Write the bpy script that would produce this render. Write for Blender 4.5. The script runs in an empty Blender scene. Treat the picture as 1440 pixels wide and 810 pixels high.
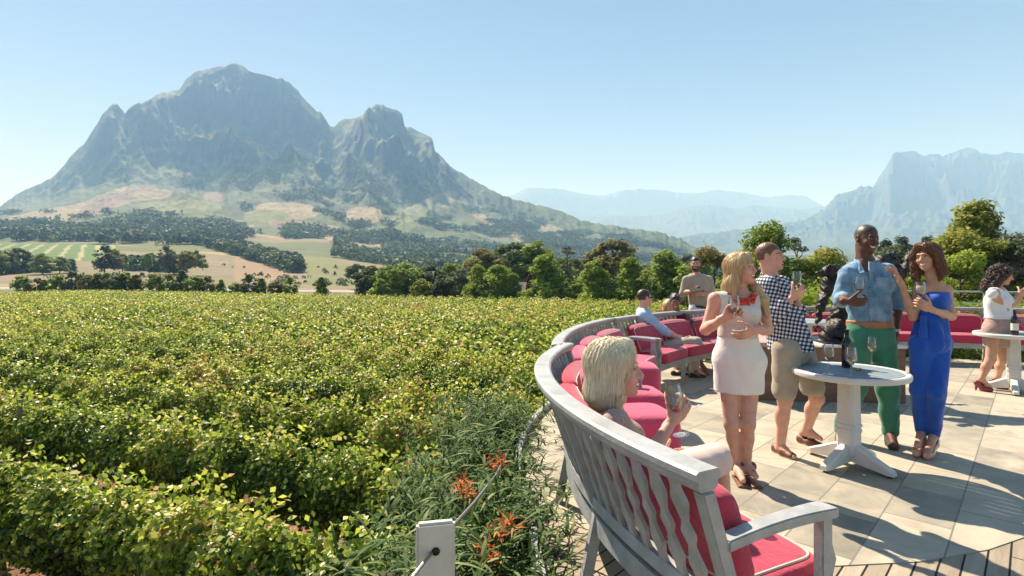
SKY_S, SUN_S, EXPO = .050, 5.0, 1.14
HAZE, HAZE_C, HAZE_G = 2.3e-4, (.37,.64,1.0,1), .0
import bpy, bmesh, math, random
import numpy as np
from mathutils import Vector, Matrix
random.seed(7)
rng = np.random.default_rng(11)
C = bpy.context.scene.collection
F_PX, HOR, CAMH = 760.0, 385.0, 1.5
R_ = math.radians
def P(px, py, d):
    """point at depth d metres that the photograph shows at px, py"""
    return np.array([(px-720)/F_PX*d, d, CAMH-(py-HOR)/F_PX*d])
def nrm(v):
    v = np.asarray(v, float); return v/max(1e-9, np.linalg.norm(v))

# ------------------------------------------------------------------ objects
def tag(o, label=None, cat=None, group=None, kind=None):
    if label: o['label'] = label
    if cat: o['category'] = cat
    if group: o['group'] = group
    if kind: o['kind'] = kind
    return o
def empty(name, loc=(0,0,0), rz=0, label=None, cat=None, group=None):
    o = bpy.data.objects.new(name, None); C.objects.link(o)
    o.location = [float(a) for a in loc]; o.rotation_euler = (0,0,rz); o.empty_display_size = .1
    return tag(o, label, cat, group)
def link(name, me, mats, parent=None, smooth=False, loc=None):
    if not isinstance(mats, (list, tuple)): mats = [mats]
    if len(me.materials) == 0:
        for m in mats: me.materials.append(m)
    if smooth and len(me.polygons): me.polygons.foreach_set('use_smooth', [True]*len(me.polygons))
    o = bpy.data.objects.new(name, me); C.objects.link(o)
    if parent: o.parent = parent
    if loc is not None: o.location = [float(a) for a in loc]
    return o
def np_mesh(name, V, Fq, tint=None, mi=None, smooth=False):
    """fast mesh from numpy arrays, every face with the same number of corners"""
    V = np.asarray(V, np.float32); Fq = np.asarray(Fq, np.int32); k = Fq.shape[1]; n = len(Fq)
    me = bpy.data.meshes.new(name)
    me.vertices.add(len(V)); me.vertices.foreach_set('co', V.ravel())
    me.loops.add(n*k); me.loops.foreach_set('vertex_index', Fq.ravel())
    me.polygons.add(n); me.polygons.foreach_set('loop_start', np.arange(n, dtype=np.int32)*k)
    if mi is not None: me.polygons.foreach_set('material_index', np.asarray(mi, np.int32))
    if smooth: me.polygons.foreach_set('use_smooth', np.ones(n, bool))
    me.update(calc_edges=True)
    if tint is not None:
        a = me.attributes.new('tint', 'FLOAT', 'POINT'); a.data.foreach_set('value', np.asarray(tint, np.float32))
    return me
def copy_tree(o, parent=None):
    c = o.copy(); C.objects.link(c)
    if parent: c.parent = parent
    for ch in list(o.children): copy_tree(ch, c)
    return c

class MB:
    """collects simple solids into one mesh"""
    def __init__(s): s.v = []; s.f = []
    def add(s, V, Fs):
        n = len(s.v); s.v += [tuple(float(c) for c in p) for p in V]; s.f += [tuple(i+n for i in f) for f in Fs]; return s
    def box(s, c, d, rz=0, M=None):
        x,y,z = d[0]/2,d[1]/2,d[2]/2
        V = [(-x,-y,-z),(x,-y,-z),(x,y,-z),(-x,y,-z),(-x,-y,z),(x,-y,z),(x,y,z),(-x,y,z)]
        cr, sr = math.cos(rz), math.sin(rz)
        if M is None: V = [(c[0]+a*cr-b*sr, c[1]+a*sr+b*cr, c[2]+e) for a,b,e in V]
        else: V = [tuple(np.asarray(c)+M@np.array(p)) for p in V]
        return s.add(V, [(3,2,1,0),(4,5,6,7),(0,1,5,4),(1,2,6,5),(2,3,7,6),(3,0,4,7)])
    def tube(s, pts, r, n=10, cap=True):
        pts = [np.asarray(p, float) for p in pts]; m = len(pts)
        rr = r if isinstance(r, (list, tuple, np.ndarray)) else [r]*m
        V = []
        up = None
        for i, p in enumerate(pts):
            t = nrm(pts[min(i+1,m-1)]-pts[max(i-1,0)])
            if up is None: up = np.array([0,0,1.]) if abs(t[2]) < .9 else np.array([1.,0,0])
            a = nrm(np.cross(t, up)); b = np.cross(a, t); up = b
            for j in range(n):
                q = 2*math.pi*j/n; V.append(p+rr[i]*(a*math.cos(q)+b*math.sin(q)))
        Fs = [(i*n+j, i*n+(j+1)%n, (i+1)*n+(j+1)%n, (i+1)*n+j) for i in range(m-1) for j in range(n)]
        if cap: Fs += [tuple(range(n-1,-1,-1)), tuple((m-1)*n+j for j in range(n))]
        return s.add(V, Fs)
    def lathe(s, prof, c=(0,0,0), n=32, cap=True):
        V = []; m = len(prof)
        for r, z in prof:
            for j in range(n):
                q = 2*math.pi*j/n; V.append((c[0]+r*math.cos(q), c[1]+r*math.sin(q), c[2]+z))
        Fs = [(i*n+j, i*n+(j+1)%n, (i+1)*n+(j+1)%n, (i+1)*n+j) for i in range(m-1) for j in range(n)]
        if cap: Fs += [tuple(range(n-1,-1,-1)), tuple((m-1)*n+j for j in range(n))]
        return s.add(V, Fs)
    def prism(s, poly, z0, z1):
        n = len(poly); V = [(x,y,z0) for x,y in poly]+[(x,y,z1) for x,y in poly]
        Fs = [tuple(range(n-1,-1,-1)), tuple(range(n,2*n))]+[(i,(i+1)%n,n+(i+1)%n,n+i) for i in range(n)]
        return s.add(V, Fs)
    def build(s, name, mats, parent=None, smooth=False, bevel=0, label=None, cat=None, group=None, kind=None):
        me = bpy.data.meshes.new(name); me.from_pydata(s.v, [], s.f); me.update()
        bm = bmesh.new(); bm.from_mesh(me)
        bmesh.ops.recalc_face_normals(bm, faces=bm.faces)
        if bevel:
            bmesh.ops.remove_doubles(bm, verts=bm.verts, dist=1e-6)
            es = [e for e in bm.edges if len(e.link_faces) == 2 and e.calc_face_angle(0) > .6]
            bmesh.ops.bevel(bm, geom=es, offset=bevel, segments=2, affect='EDGES', clamp_overlap=True)
        bm.to_mesh(me); bm.free()
        o = link(name, me, mats, parent, smooth)
        if smooth:
            try: me.set_sharp_from_angle(angle=R_(40))
            except Exception: pass
        return tag(o, label, cat, group, kind)

# ---------------------------------------------------------------- materials
def new_mat(name):
    m = bpy.data.materials.new(name); m.use_nodes = True
    nt = m.node_tree; return m, nt, nt.nodes, nt.links, nt.nodes['Principled BSDF']
def N(nt, typ, **kw):
    n = nt.nodes.new(typ)
    for k, v in kw.items():
        if k in n.inputs: n.inputs[k].default_value = v
        else: setattr(n, k, v)
    return n
def ramp(nt, stops, interp='LINEAR'):
    r = nt.nodes.new('ShaderNodeValToRGB'); cr = r.color_ramp; cr.interpolation = interp
    while len(cr.elements) < len(stops): cr.elements.new(.5)
    for e, (p, c) in zip(cr.elements, stops): e.position = p; e.color = (*c, 1) if len(c) == 3 else c
    return r
def simple(name, c1, c2=None, rough=.6, scale=8, bump=.0, bscale=None, metal=0, spec=.5, stretch=None, detail=6, sheen=0, trans=0, sss=0):
    m, nt, ns, ln, b = new_mat(name)
    b.inputs['Roughness'].default_value = rough; b.inputs['Metallic'].default_value = metal
    b.inputs['Specular IOR Level'].default_value = spec
    b.inputs['Base Color'].default_value = (*c1, 1)
    if sheen: b.inputs['Sheen Weight'].default_value = sheen
    if sss:
        b.inputs['Subsurface Weight'].default_value = sss; b.inputs['Subsurface Radius'].default_value = (.012,.005,.003); b.inputs['Subsurface Scale'].default_value = 1
    tc = N(nt, 'ShaderNodeTexCoord'); src = tc.outputs['Object']
    if stretch:
        mp = N(nt, 'ShaderNodeMapping'); mp.inputs['Scale'].default_value = stretch; ln.new(src, mp.inputs['Vector']); src = mp.outputs[0]
    if c2 is not None:
        n = N(nt, 'ShaderNodeTexNoise', Scale=scale, Detail=detail, Roughness=.6); ln.new(src, n.inputs['Vector'])
        r = ramp(nt, [(.3, c1), (.7, c2)]); ln.new(n.outputs['Fac'], r.inputs['Fac']); ln.new(r.outputs[0], b.inputs['Base Color'])
    if bump:
        n2 = N(nt, 'ShaderNodeTexNoise', Scale=bscale or scale*4, Detail=5, Roughness=.65); ln.new(src, n2.inputs['Vector'])
        bp = N(nt, 'ShaderNodeBump', Strength=min(1,bump), Distance=.01*max(1,bump)); ln.new(n2.outputs['Fac'], bp.inputs['Height']); ln.new(bp.outputs[0], b.inputs['Normal'])
    return m
def leafmat(name, stops, trans=.35, rough=.6, big=None, spec=.12):
    """leaves: each leaf its own tint, partly translucent"""
    m, nt, ns, ln, b = new_mat(name)
    at = N(nt, 'ShaderNodeAttribute', attribute_name='tint')
    r = ramp(nt, stops); fac = at.outputs['Fac']
    if big:
        tc = N(nt, 'ShaderNodeTexCoord'); n = N(nt, 'ShaderNodeTexNoise', Scale=big, Detail=3)
        geo = N(nt, 'ShaderNodeNewGeometry'); ln.new(geo.outputs['Position'], n.inputs['Vector'])
        ma = N(nt, 'ShaderNodeMath', operation='MULTIPLY_ADD'); ln.new(n.outputs['Fac'], ma.inputs[0]); ma.inputs[1].default_value = 1.1; ma.inputs[2].default_value = -.55
        ad = N(nt, 'ShaderNodeMath', operation='ADD', use_clamp=True); ln.new(fac, ad.inputs[0]); ln.new(ma.outputs[0], ad.inputs[1]); fac = ad.outputs[0]
    ln.new(fac, r.inputs['Fac']); ln.new(r.outputs[0], b.inputs['Base Color'])
    b.inputs['Roughness'].default_value = rough; b.inputs['Specular IOR Level'].default_value = spec
    tr = N(nt, 'ShaderNodeBsdfTranslucent'); mx = N(nt, 'ShaderNodeMixShader'); mx.inputs[0].default_value = trans
    g = N(nt, 'ShaderNodeGamma', Gamma=.85); ln.new(r.outputs[0], g.inputs[0]); ln.new(g.outputs[0], tr.inputs[0])
    ln.new(b.outputs[0], mx.inputs[1]); ln.new(tr.outputs[0], mx.inputs[2])
    ln.new(mx.outputs[0], ns['Material Output'].inputs['Surface'])
    return m

# --------------------------------------------------------- fields of distance
class Grid:
    def __init__(s, lo, hi, h):
        s.lo = np.asarray(lo, np.float32); s.h = h
        s.n = np.maximum(4, np.ceil((np.asarray(hi)-s.lo)/h).astype(int)+1)
        s.ax = [s.lo[i]+np.arange(s.n[i], dtype=np.float32)*h for i in range(3)]
        s.F = np.full(s.n, 1.0, np.float32)
    def sl(s, lo, hi):
        a = np.clip(np.floor((np.asarray(lo)-s.lo)/s.h).astype(int), 0, s.n); b = np.clip(np.ceil((np.asarray(hi)-s.lo)/s.h).astype(int)+1, 0, s.n)
        return tuple(slice(int(x), int(y)) for x, y in zip(a, b))
    def pts(s, q=None):
        q = q or (slice(None),)*3
        return s.ax[0][q[0]][:,None,None], s.ax[1][q[1]][None,:,None], s.ax[2][q[2]][None,None,:]
def pdist(p, X, Y, Z):
    k = p[0]
    if k == 'c':
        a, b, ra, rb = p[1], p[2], p[3], p[4]; ab = b-a; L = max(1e-9, float(ab@ab))
        x, y, z = X-a[0], Y-a[1], Z-a[2]
        t = np.clip((x*ab[0]+y*ab[1]+z*ab[2])/L, 0, 1)
        return np.sqrt((x-t*ab[0])**2+(y-t*ab[1])**2+(z-t*ab[2])**2)-(ra+(rb-ra)*t)
    if k == 'e':
        c, M, r = p[1], p[2], p[3]; x, y, z = X-c[0], Y-c[1], Z-c[2]
        u = (x*M[0][0]+y*M[0][1]+z*M[0][2]); v = (x*M[1][0]+y*M[1][1]+z*M[1][2]); w = (x*M[2][0]+y*M[2][1]+z*M[2][2])
        k0 = np.sqrt((u/r[0])**2+(v/r[1])**2+(w/r[2])**2)+1e-6; k1 = np.sqrt((u/r[0]**2)**2+(v/r[1]**2)**2+(w/r[2]**2)**2)+1e-6
        return k0*(k0-1)/k1
    if k == 't':
        a, b, lat, fw, (rxa, rya), (rxb, ryb) = p[1:7]; ab = b-a; L = max(1e-9, float(ab@ab)); up = np.cross(lat, fw)
        x, y, z = X-a[0], Y-a[1], Z-a[2]
        t = np.clip((x*ab[0]+y*ab[1]+z*ab[2])/L, 0, 1)
        x, y, z = x-t*ab[0], y-t*ab[1], z-t*ab[2]
        u = x*lat[0]+y*lat[1]+z*lat[2]; v = x*fw[0]+y*fw[1]+z*fw[2]; w = x*up[0]+y*up[1]+z*up[2]
        rx = rxa+(rxb-rxa)*t; ry = rya+(ryb-rya)*t; rz = np.minimum(rx, ry)
        k0 = np.sqrt((u/rx)**2+(v/ry)**2+(w/rz)**2)+1e-6; k1 = np.sqrt((u/rx**2)**2+(v/ry**2)**2+(w/rz**2)**2)+1e-6
        return k0*(k0-1)/k1
def pbox(p):
    k = p[0]
    if k == 'c': r = max(p[3], p[4]); return np.minimum(p[1], p[2])-r, np.maximum(p[1], p[2])+r
    if k == 'e': r = max(p[3]); return p[1]-r, p[1]+r
    r = max(*p[5], *p[6]); return np.minimum(p[1], p[2])-r, np.maximum(p[1], p[2])+r
def Cc(a, b, ra, rb=None, k=.02): return ('c', np.asarray(a, float), np.asarray(b, float), ra, ra if rb is None else rb, k)
def Ee(c, r, k=.02, M=None): return ('e', np.asarray(c, float), np.eye(3) if M is None else np.asarray(M, float), r, k)
def Tt(a, b, lat, fw, ra, rb, k=.03): return ('t', np.asarray(a, float), np.asarray(b, float), np.asarray(lat), np.asarray(fw), ra, rb, k)
def sdf_mesh(prims, h, inflate=0, subs=(), clips=(), disp=None, want_grid=False):
    los, his = zip(*[pbox(p) for p in prims]); mg = .03+inflate+3*h
    G = Grid(np.min(los, 0)-mg, np.max(his, 0)+mg, h)
    for p in prims:
        lo, hi = pbox(p); k = p[-1]; m = k+inflate+3*h
        q = G.sl(lo-m, hi+m); X, Y, Z = G.pts(q)
        d = pdist(p, X, Y, Z)-inflate; A = G.F[q]
        hh = np.maximum(k-np.abs(A-d), 0)/k; G.F[q] = np.minimum(A, d)-hh*hh*k*.25
    if disp is not None:
        X, Y, Z = G.pts(); G.F += disp(X, Y, Z).astype(np.float32)
    for p in subs:
        lo, hi = pbox(p); k = p[-1]; m = k+3*h; q = G.sl(lo-m, hi+m); X, Y, Z = G.pts(q)
        d = -pdist(p, X, Y, Z); A = G.F[q]; hh = np.maximum(k-np.abs(A-d), 0)/k; G.F[q] = np.maximum(A, d)+hh*hh*k*.25
    for c in clips:
        X, Y, Z = G.pts()
        d = c(X, Y, Z) if callable(c) else (X-c[0][0])*c[1][0]+(Y-c[0][1])*c[1][1]+(Z-c[0][2])*c[1][2]
        G.F = np.maximum(G.F, d.astype(np.float32))
    for i in range(3):                                              # close at the border
        s = [slice(None)]*3; s[i] = 0; G.F[tuple(s)] = 1; s[i] = -1; G.F[tuple(s)] = 1
    V, Q = surfnets(G.F, G.lo, h)
    return (V, Q, G) if want_grid else (V, Q)
def surfnets(F, lo, h):
    s = F < 0; nx, ny, nz = F.shape
    cnt = np.zeros((nx-1, ny-1, nz-1), np.int8)
    offs = [(i,j,k) for i in (0,1) for j in (0,1) for k in (0,1)]
    for i,j,k in offs: cnt += s[i:nx-1+i, j:ny-1+j, k:nz-1+k]
    act = (cnt > 0) & (cnt < 8); I = np.argwhere(act)
    idx = np.full(act.shape, -1, np.int32); idx[act] = np.arange(len(I))
    cv = np.stack([F[I[:,0]+i, I[:,1]+j, I[:,2]+k] for i,j,k in offs], 1)
    acc = np.zeros((len(I),3)); n = np.zeros(len(I))
    for a in range(8):
        for b in range(a+1, 8):
            da = np.array(offs[a]); db = np.array(offs[b])
            if np.abs(da-db).sum() != 1: continue
            fa, fb = cv[:,a], cv[:,b]; m = (fa < 0) != (fb < 0)
            t = np.where(m, fa/np.where(m, fa-fb, 1), 0)
            acc += np.where(m[:,None], da+(db-da)*t[:,None], 0); n += m
    V = lo+(I+acc/np.maximum(n,1)[:,None])*h
    Qs = []
    for ax in range(3):
        o1, o2 = [(1,2),(2,0),(0,1)][ax]
        sa = [slice(0,-1) if i == ax else slice(1,-1) for i in range(3)]; sb = list(sa); sb[ax] = slice(1,None)
        A = s[tuple(sa)]; B = s[tuple(sb)]; E = np.argwhere(A != B)
        if not len(E): continue
        inside = A[E[:,0],E[:,1],E[:,2]]
        base = E.copy(); base[:,o1] += 1; base[:,o2] += 1
        def g(d1, d2):
            q = base.copy(); q[:,o1] -= d1; q[:,o2] -= d2; return idx[q[:,0],q[:,1],q[:,2]]
        q = np.stack([g(1,1), g(0,1), g(0,0), g(1,0)], 1)
        q[~inside] = q[~inside][:,::-1]; Qs.append(q)
    Q = np.concatenate(Qs); return V, Q[(Q >= 0).all(1)]
# ============================================================ camera, sky, sun
cam = bpy.data.cameras.new('camera'); co = bpy.data.objects.new('camera', cam); C.objects.link(co)
co.location = (0,0,CAMH); co.rotation_euler = (R_(90),0,0); cam.sensor_width = 36; cam.lens = 36*F_PX/1440
cam.shift_y = -(405-HOR)/1440; cam.clip_start = .05; cam.clip_end = 40000
bpy.context.scene.camera = co
SUN_DIR = nrm((-.52*math.cos(R_(47)), .854*math.cos(R_(47)), math.sin(R_(47))))   # towards the sun
w = bpy.data.worlds.new('World'); bpy.context.scene.world = w; w.use_nodes = True
nt = w.node_tree; bg = nt.nodes['Background']; sky = nt.nodes.new('ShaderNodeTexSky'); sky.sky_type = 'NISHITA'; sky.sun_disc = False
sky.sun_elevation = math.asin(SUN_DIR[2]); sky.sun_rotation = math.atan2(SUN_DIR[0], SUN_DIR[1])
sky.air_density = 1.0; sky.dust_density = .1; sky.ozone_density = 3.2
nt.links.new(sky.outputs[0], bg.inputs[0]); bg.inputs[1].default_value = SKY_S
su = bpy.data.lights.new('sun', 'SUN'); su.energy = SUN_S; su.angle = R_(.53); su.color = (1,.95,.87)
so = bpy.data.objects.new('sun', su); C.objects.link(so); so.rotation_euler = Vector(SUN_DIR).to_track_quat('Z','Y').to_euler(); so.location = (0,0,40)
sc = bpy.context.scene
sc.view_settings.view_transform = 'Standard'; sc.view_settings.look = 'None'; sc.view_settings.gamma = 1; sc.view_settings.use_curve_mapping = False
sc.view_settings.exposure = EXPO
sc.cycles.max_bounces = 7; sc.cycles.transparent_max_bounces = 16; sc.cycles.volume_bounces = 2; sc.cycles.diffuse_bounces = 3
sc.cycles.caustics_reflective = False; sc.cycles.caustics_refractive = False; sc.cycles.sample_clamp_indirect = 4
sc.cycles.use_denoising = True

# ==================================================================== terrain
def vnoise(x, y, seed=0):
    xi = np.floor(x).astype(np.int64); yi = np.floor(y).astype(np.int64); fx = x-xi; fy = y-yi
    fx = fx*fx*(3-2*fx); fy = fy*fy*(3-2*fy)
    def hsh(a, b):
        n = (a*374761393+b*668265263+seed*982451653) & 0x7fffffff
        n = ((n ^ (n >> 13))*1274126177) & 0x7fffffff
        return ((n ^ (n >> 16)) & 0xffff)/65535.
    return (hsh(xi,yi)*(1-fx)+hsh(xi+1,yi)*fx)*(1-fy)+(hsh(xi,yi+1)*(1-fx)+hsh(xi+1,yi+1)*fx)*fy
def fbm(x, y, o=5, seed=0, g=.5):
    s = 0; a = 1; t = 0
    for i in range(o): s = s+a*vnoise(x*2**i+17*i, y*2**i-9*i, seed+i); t += a; a *= g
    return s/t
def ridged(x, y, o=5, seed=0, g=.5):
    s = 0; a = 1; t = 0
    for i in range(o): s = s+a*(1-np.abs(2*vnoise(x*2**i+5*i, y*2**i+3*i, seed+i)-1)); t += a; a *= g
    return s/t
DT = np.array([100,140,200,300,450,650,900,1300,2000,4000,8000,14000.])
PXT = np.array([-500,0,250,420,600,800,1000,1440,2000.])
PYT = np.array([
 [419,402,388,368,346,333,318,304,300,300,300,300],
 [419,402,388,369,347,334,318,306,300,300,300,300],
 [419,403,391,374,352,336,318,303,299,300,300,300],
 [419,407,397,385,366,350,333,316,305,305,305,305],
 [419,410,403,394,382,368,352,334,322,322,322,322],
 [419,412,407,401,394,383,368,350,335,334,333,333],
 [419,413,409,405,401,396,388,376,362,348,338,335],
 [419,413,409,404,398,390,380,368,356,345,337,334],
 [419,413,409,404,398,390,380,368,356,345,337,334]], float)
def pyt(px, d):
    ld = np.log(np.clip(d, 100, 14000)); L = np.log(DT)
    px = np.clip(px, -500, 2000); j = np.clip(np.searchsorted(PXT, px)-1, 0, 7); fx = (px-PXT[j])/(PXT[j+1]-PXT[j]); fx = fx*fx*(3-2*fx)
    i = np.clip(np.searchsorted(L, ld)-1, 0, 10); fy = (ld-L[i])/(L[i+1]-L[i])
    return (PYT[j,i]*(1-fy)+PYT[j,i+1]*fy)*(1-fx)+(PYT[j+1,i]*(1-fy)+PYT[j+1,i+1]*fy)*fx
def ground_z(x, y):
    x = np.asarray(x, float); y = np.asarray(y, float); yy = np.maximum(y, 1.)
    px = 720+F_PX*x/yy; py = pyt(px, yy)
    H = CAMH-(py-HOR)*yy/F_PX
    t = np.clip((yy-75)/45, 0, 1); t = t*t*(3-2*t)
    n = (fbm(x/90, y/90, 4, 3)-.5)*np.clip((yy-110)/300, 0, 1)*yy*.012
    near = -3.0+(fbm(x/2.2, y/2.2, 3, 8)-.5)*.12
    return near*(1-t)+H*t+n
pxs = np.concatenate([np.linspace(-1500,-330,20), np.arange(-300,1745,4.), np.linspace(1760,3000,20)])
ds = np.concatenate([[-30,-5,1.5], np.geomspace(3, 12500, 860)])
PX, D = np.meshgrid(pxs, ds, indexing='ij')
X = (PX-720)/F_PX*np.maximum(D, 12)*1.0; Y = D
Z = ground_z(X, np.maximum(Y, 1.)); Z = np.where(D < 12, -3.0, Z)
def gridfaces(n, m):
    a = np.arange(n*m).reshape(n, m); return np.stack([a[:-1,:-1], a[1:,:-1], a[1:,1:], a[:-1,1:]], -1).reshape(-1,4)
def cattr(me, name, col):
    a = me.color_attributes.new(name, 'FLOAT_COLOR', 'POINT'); c = np.ones((len(col),4), np.float32); c[:,:3] = col; a.data.foreach_set('color', c.ravel())
def land_colour(X, Y):
    """what grows where: plots of vines and stubble, rough grass, the road, red vineyard soil"""
    n = X.size; x, y = X.ravel(), Y.ravel(); px = 720+F_PX*x/np.maximum(y,1); py = pyt(px, np.maximum(y,1))
    wx = x+(fbm(x/120,y/120,3,40)-.5)*90; wy = y+(fbm(x/120,y/120,3,41)-.5)*120
    cell = np.where(y < 600, 70., 210.)
    cx = np.floor((wx*.9+wy*.25)/cell); cy = np.floor((wy*.8-wx*.2)/(cell*.8)); hs = vnoise(cx*7.3+.5, cy*5.1+.5, 77); hs = (hs*9.7) % 1
    pal = np.array([(.10,.12,.035),(.15,.15,.05),(.27,.215,.10),(.30,.19,.12),(.075,.10,.03),(.20,.18,.07),(.24,.155,.10)])
    col = pal[np.clip((hs*7).astype(int), 0, 6)]
    scrub = np.array([.06,.075,.03]); k = np.clip((fbm(x/160,y/160,4,50)-.5)*6+.1, 0, 1)[:,None]*(y > 500)[:,None]
    col = col*(1-k)+scrub*k
    def paint(mask, c, a=1.0):
        m = (np.clip(mask, 0, 1)*a)[:,None]; return col*(1-m)+np.array(c)*m
    # dry pinkish slope beyond the road, green vine block on the left, tan plots
    s = (y > 150) & (y < 430)
    dry = fbm(x/14,y/14,4,9)
    col = paint(s & (px > -50) & (px < 430), (.20,.155,.10)); col = paint((s & (px < 430) & (dry > .5)), (.15,.14,.065), .75)
    col = paint(s & (px > 330) & (px < 420) & (y > 190), (.25,.17,.10), .8)
    col = paint((y > 150) & (y < 420) & (px >= 430) & (px < 620), (.17,.165,.07), .8)
    vb = (px > -60) & (px < 165) & (py < 367) & (py > 343) & (y > 250) & (y < 520)
    rows = (np.sin((x*.79+y*.61)*.62) > .70)
    col = paint(vb, (.075,.135,.025)); col = paint(vb & rows, (.30,.28,.13))
    col = paint((y > 500) & (y < 860) & (px < 700), (.085,.11,.04), .55); col = paint((y > 180) & (y < 700) & (px > 430), (.11,.14,.045), .5)
    # the road
    rd = np.abs(y-(136+6*np.sin(x/70.)+np.clip(x+10,0,200)*-.12)); col = paint((rd < 5.0) & (px < 560), (.33,.32,.30))
    col = paint((rd >= 5) & (rd < 8) & (px < 560), (.20,.17,.09))
    g = fbm(x/5,y/5,3,12)[:,None]
    nb = (y < 120)
    soil = np.array([.21,.105,.065])*(.7+.6*g); straw = np.array([.17,.15,.07]); sm = np.clip((fbm(x/1.3,y/1.3,4,13)-.45)*6,0,1)[:,None]
    col = np.where(nb[:,None], soil*(1-.6*sm)+straw*.6*sm, col)
    e = (y > 72)&(y < 128); col = np.where(e[:,None], np.array([.13,.14,.05])*(.8+.4*g), col)
    return col*(.85+.3*g)
me = np_mesh('ground', np.stack([X,Y,Z],-1).reshape(-1,3), gridfaces(*X.shape), smooth=True)
cattr(me, 'land', land_colour(X, Y))
def landmat(name, bumpd=.05, sc1=3., rough=.9, rock=False):
    m, nt, ns, ln, b = new_mat(name); b.inputs['Roughness'].default_value = rough; b.inputs['Specular IOR Level'].default_value = .15
    at = N(nt, 'ShaderNodeAttribute', attribute_name='land'); tc = N(nt, 'ShaderNodeTexCoord')
    n = N(nt, 'ShaderNodeTexNoise', Scale=sc1, Detail=8, Roughness=.7); ln.new(tc.outputs['Object'], n.inputs['Vector'])
    mr = N(nt, 'ShaderNodeMapRange'); mr.inputs['From Min'].default_value = .3; mr.inputs['From Max'].default_value = .7; mr.inputs['To Min'].default_value = .6; mr.inputs['To Max'].default_value = 1.35
    ln.new(n.outputs['Fac'], mr.inputs['Value'])
    vm = N(nt, 'ShaderNodeVectorMath', operation='SCALE'); ln.new(at.outputs['Color'], vm.inputs[0]); ln.new(mr.outputs[0], vm.inputs['Scale'])
    ln.new(vm.outputs[0], b.inputs['Base Color'])
    bp = N(nt, 'ShaderNodeBump', Strength=.8, Distance=bumpd); ln.new(n.outputs['Fac'], bp.inputs['Height']); ln.new(bp.outputs[0], b.inputs['Normal'])
    return m
tag(link('ground', me, landmat('land')), kind='structure')

# ================================================================== mountains
def mountain(name, sil, Yr, front, G, amp, gully, step=1.5, rows=380, seed=1, colour=None, back=.22, spur=0, jag=5.):
    """a massif: ridge line at depth Yr(px), slopes running down to depth front"""
    sx = np.array([p[0] for p in sil], float); sy = np.array([p[1] for p in sil], float)
    px = np.arange(sx[0], sx[-1]+.1, step); ridge = np.interp(px, sx, sy)+(ridged(px/11., px*0+seed, 4, seed+2, .6)-.62)*jag; yr = Yr(px)
    t = np.concatenate([np.linspace(0, 1, rows), 1+np.linspace(0,1,30)[1:]*back])
    PXg, T = np.meshgrid(px, t, indexing='ij'); Rg = ridge[:,None]; YR = yr[:,None]; FR = np.broadcast_to(front(px)[:,None], T.shape)
    Yd = FR+(YR-FR)*T
    Xw = (PXg-720)/F_PX*YR*(.55+.45*Yd/YR)                       # the foot draws in a little
    Xw = (PXg-720)/F_PX*Yd
    xr = (PXg-720)/F_PX*YR
    gl = ridged(xr/gully+T*.35*YR/gully*.25, T*1.3*YR/gully*.35, 5, seed)             # gullies running down
    base = pyt(PXg, Yd)+3
    edge = np.clip(T*(1-T)*8, 0, 1)
    tt = np.clip(T+(gl-.6)*.42*edge, 0, 1)
    if spur: tt = np.clip(tt+(fbm(xr/(gully*2.4), T*2, 3, seed+9)-.5)*spur*edge, 0, 1)
    g = np.interp(tt, G[0], G[1])
    py = base*(1-g)+Rg*g
    Hh = CAMH-(py-HOR)*Yd/F_PX
    top = CAMH-(ridge-HOR)*yr/F_PX
    Hh = np.where(T > 1, top[:,None]-(T-1)*YR*.9, Hh)
    hf = (ridged(xr/42+Yd/200, Yd/240, 5, seed+7, .6)-.6)*amp*.9*np.clip((g-.25)*3,0,1)*np.clip(abs(T-1)*20, .0, 1)+(fbm(xr/60, Yd/60, 5, seed+3)-.5)*amp*np.clip(g*1.6,.12,1)*np.clip(abs(T-1)*30, .12, 1)
    Hh = Hh+hf
    V = np.stack([Xw, Yd, Hh], -1)
    me = np_mesh(name, V.reshape(-1,3), gridfaces(*T.shape), smooth=True)
    # steepness in the world decides rock or grass
    dz = np.gradient(Hh, axis=1)/np.maximum(np.gradient(Yd, axis=1), 1)
    cattr(me, 'land', colour(Xw, Yd, Hh, T, g, dz).reshape(-1,3))
    o = link(name, me, landmat(name+'_land', 6, .02)); tag(o, kind='structure')
    return V, T, g
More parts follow.
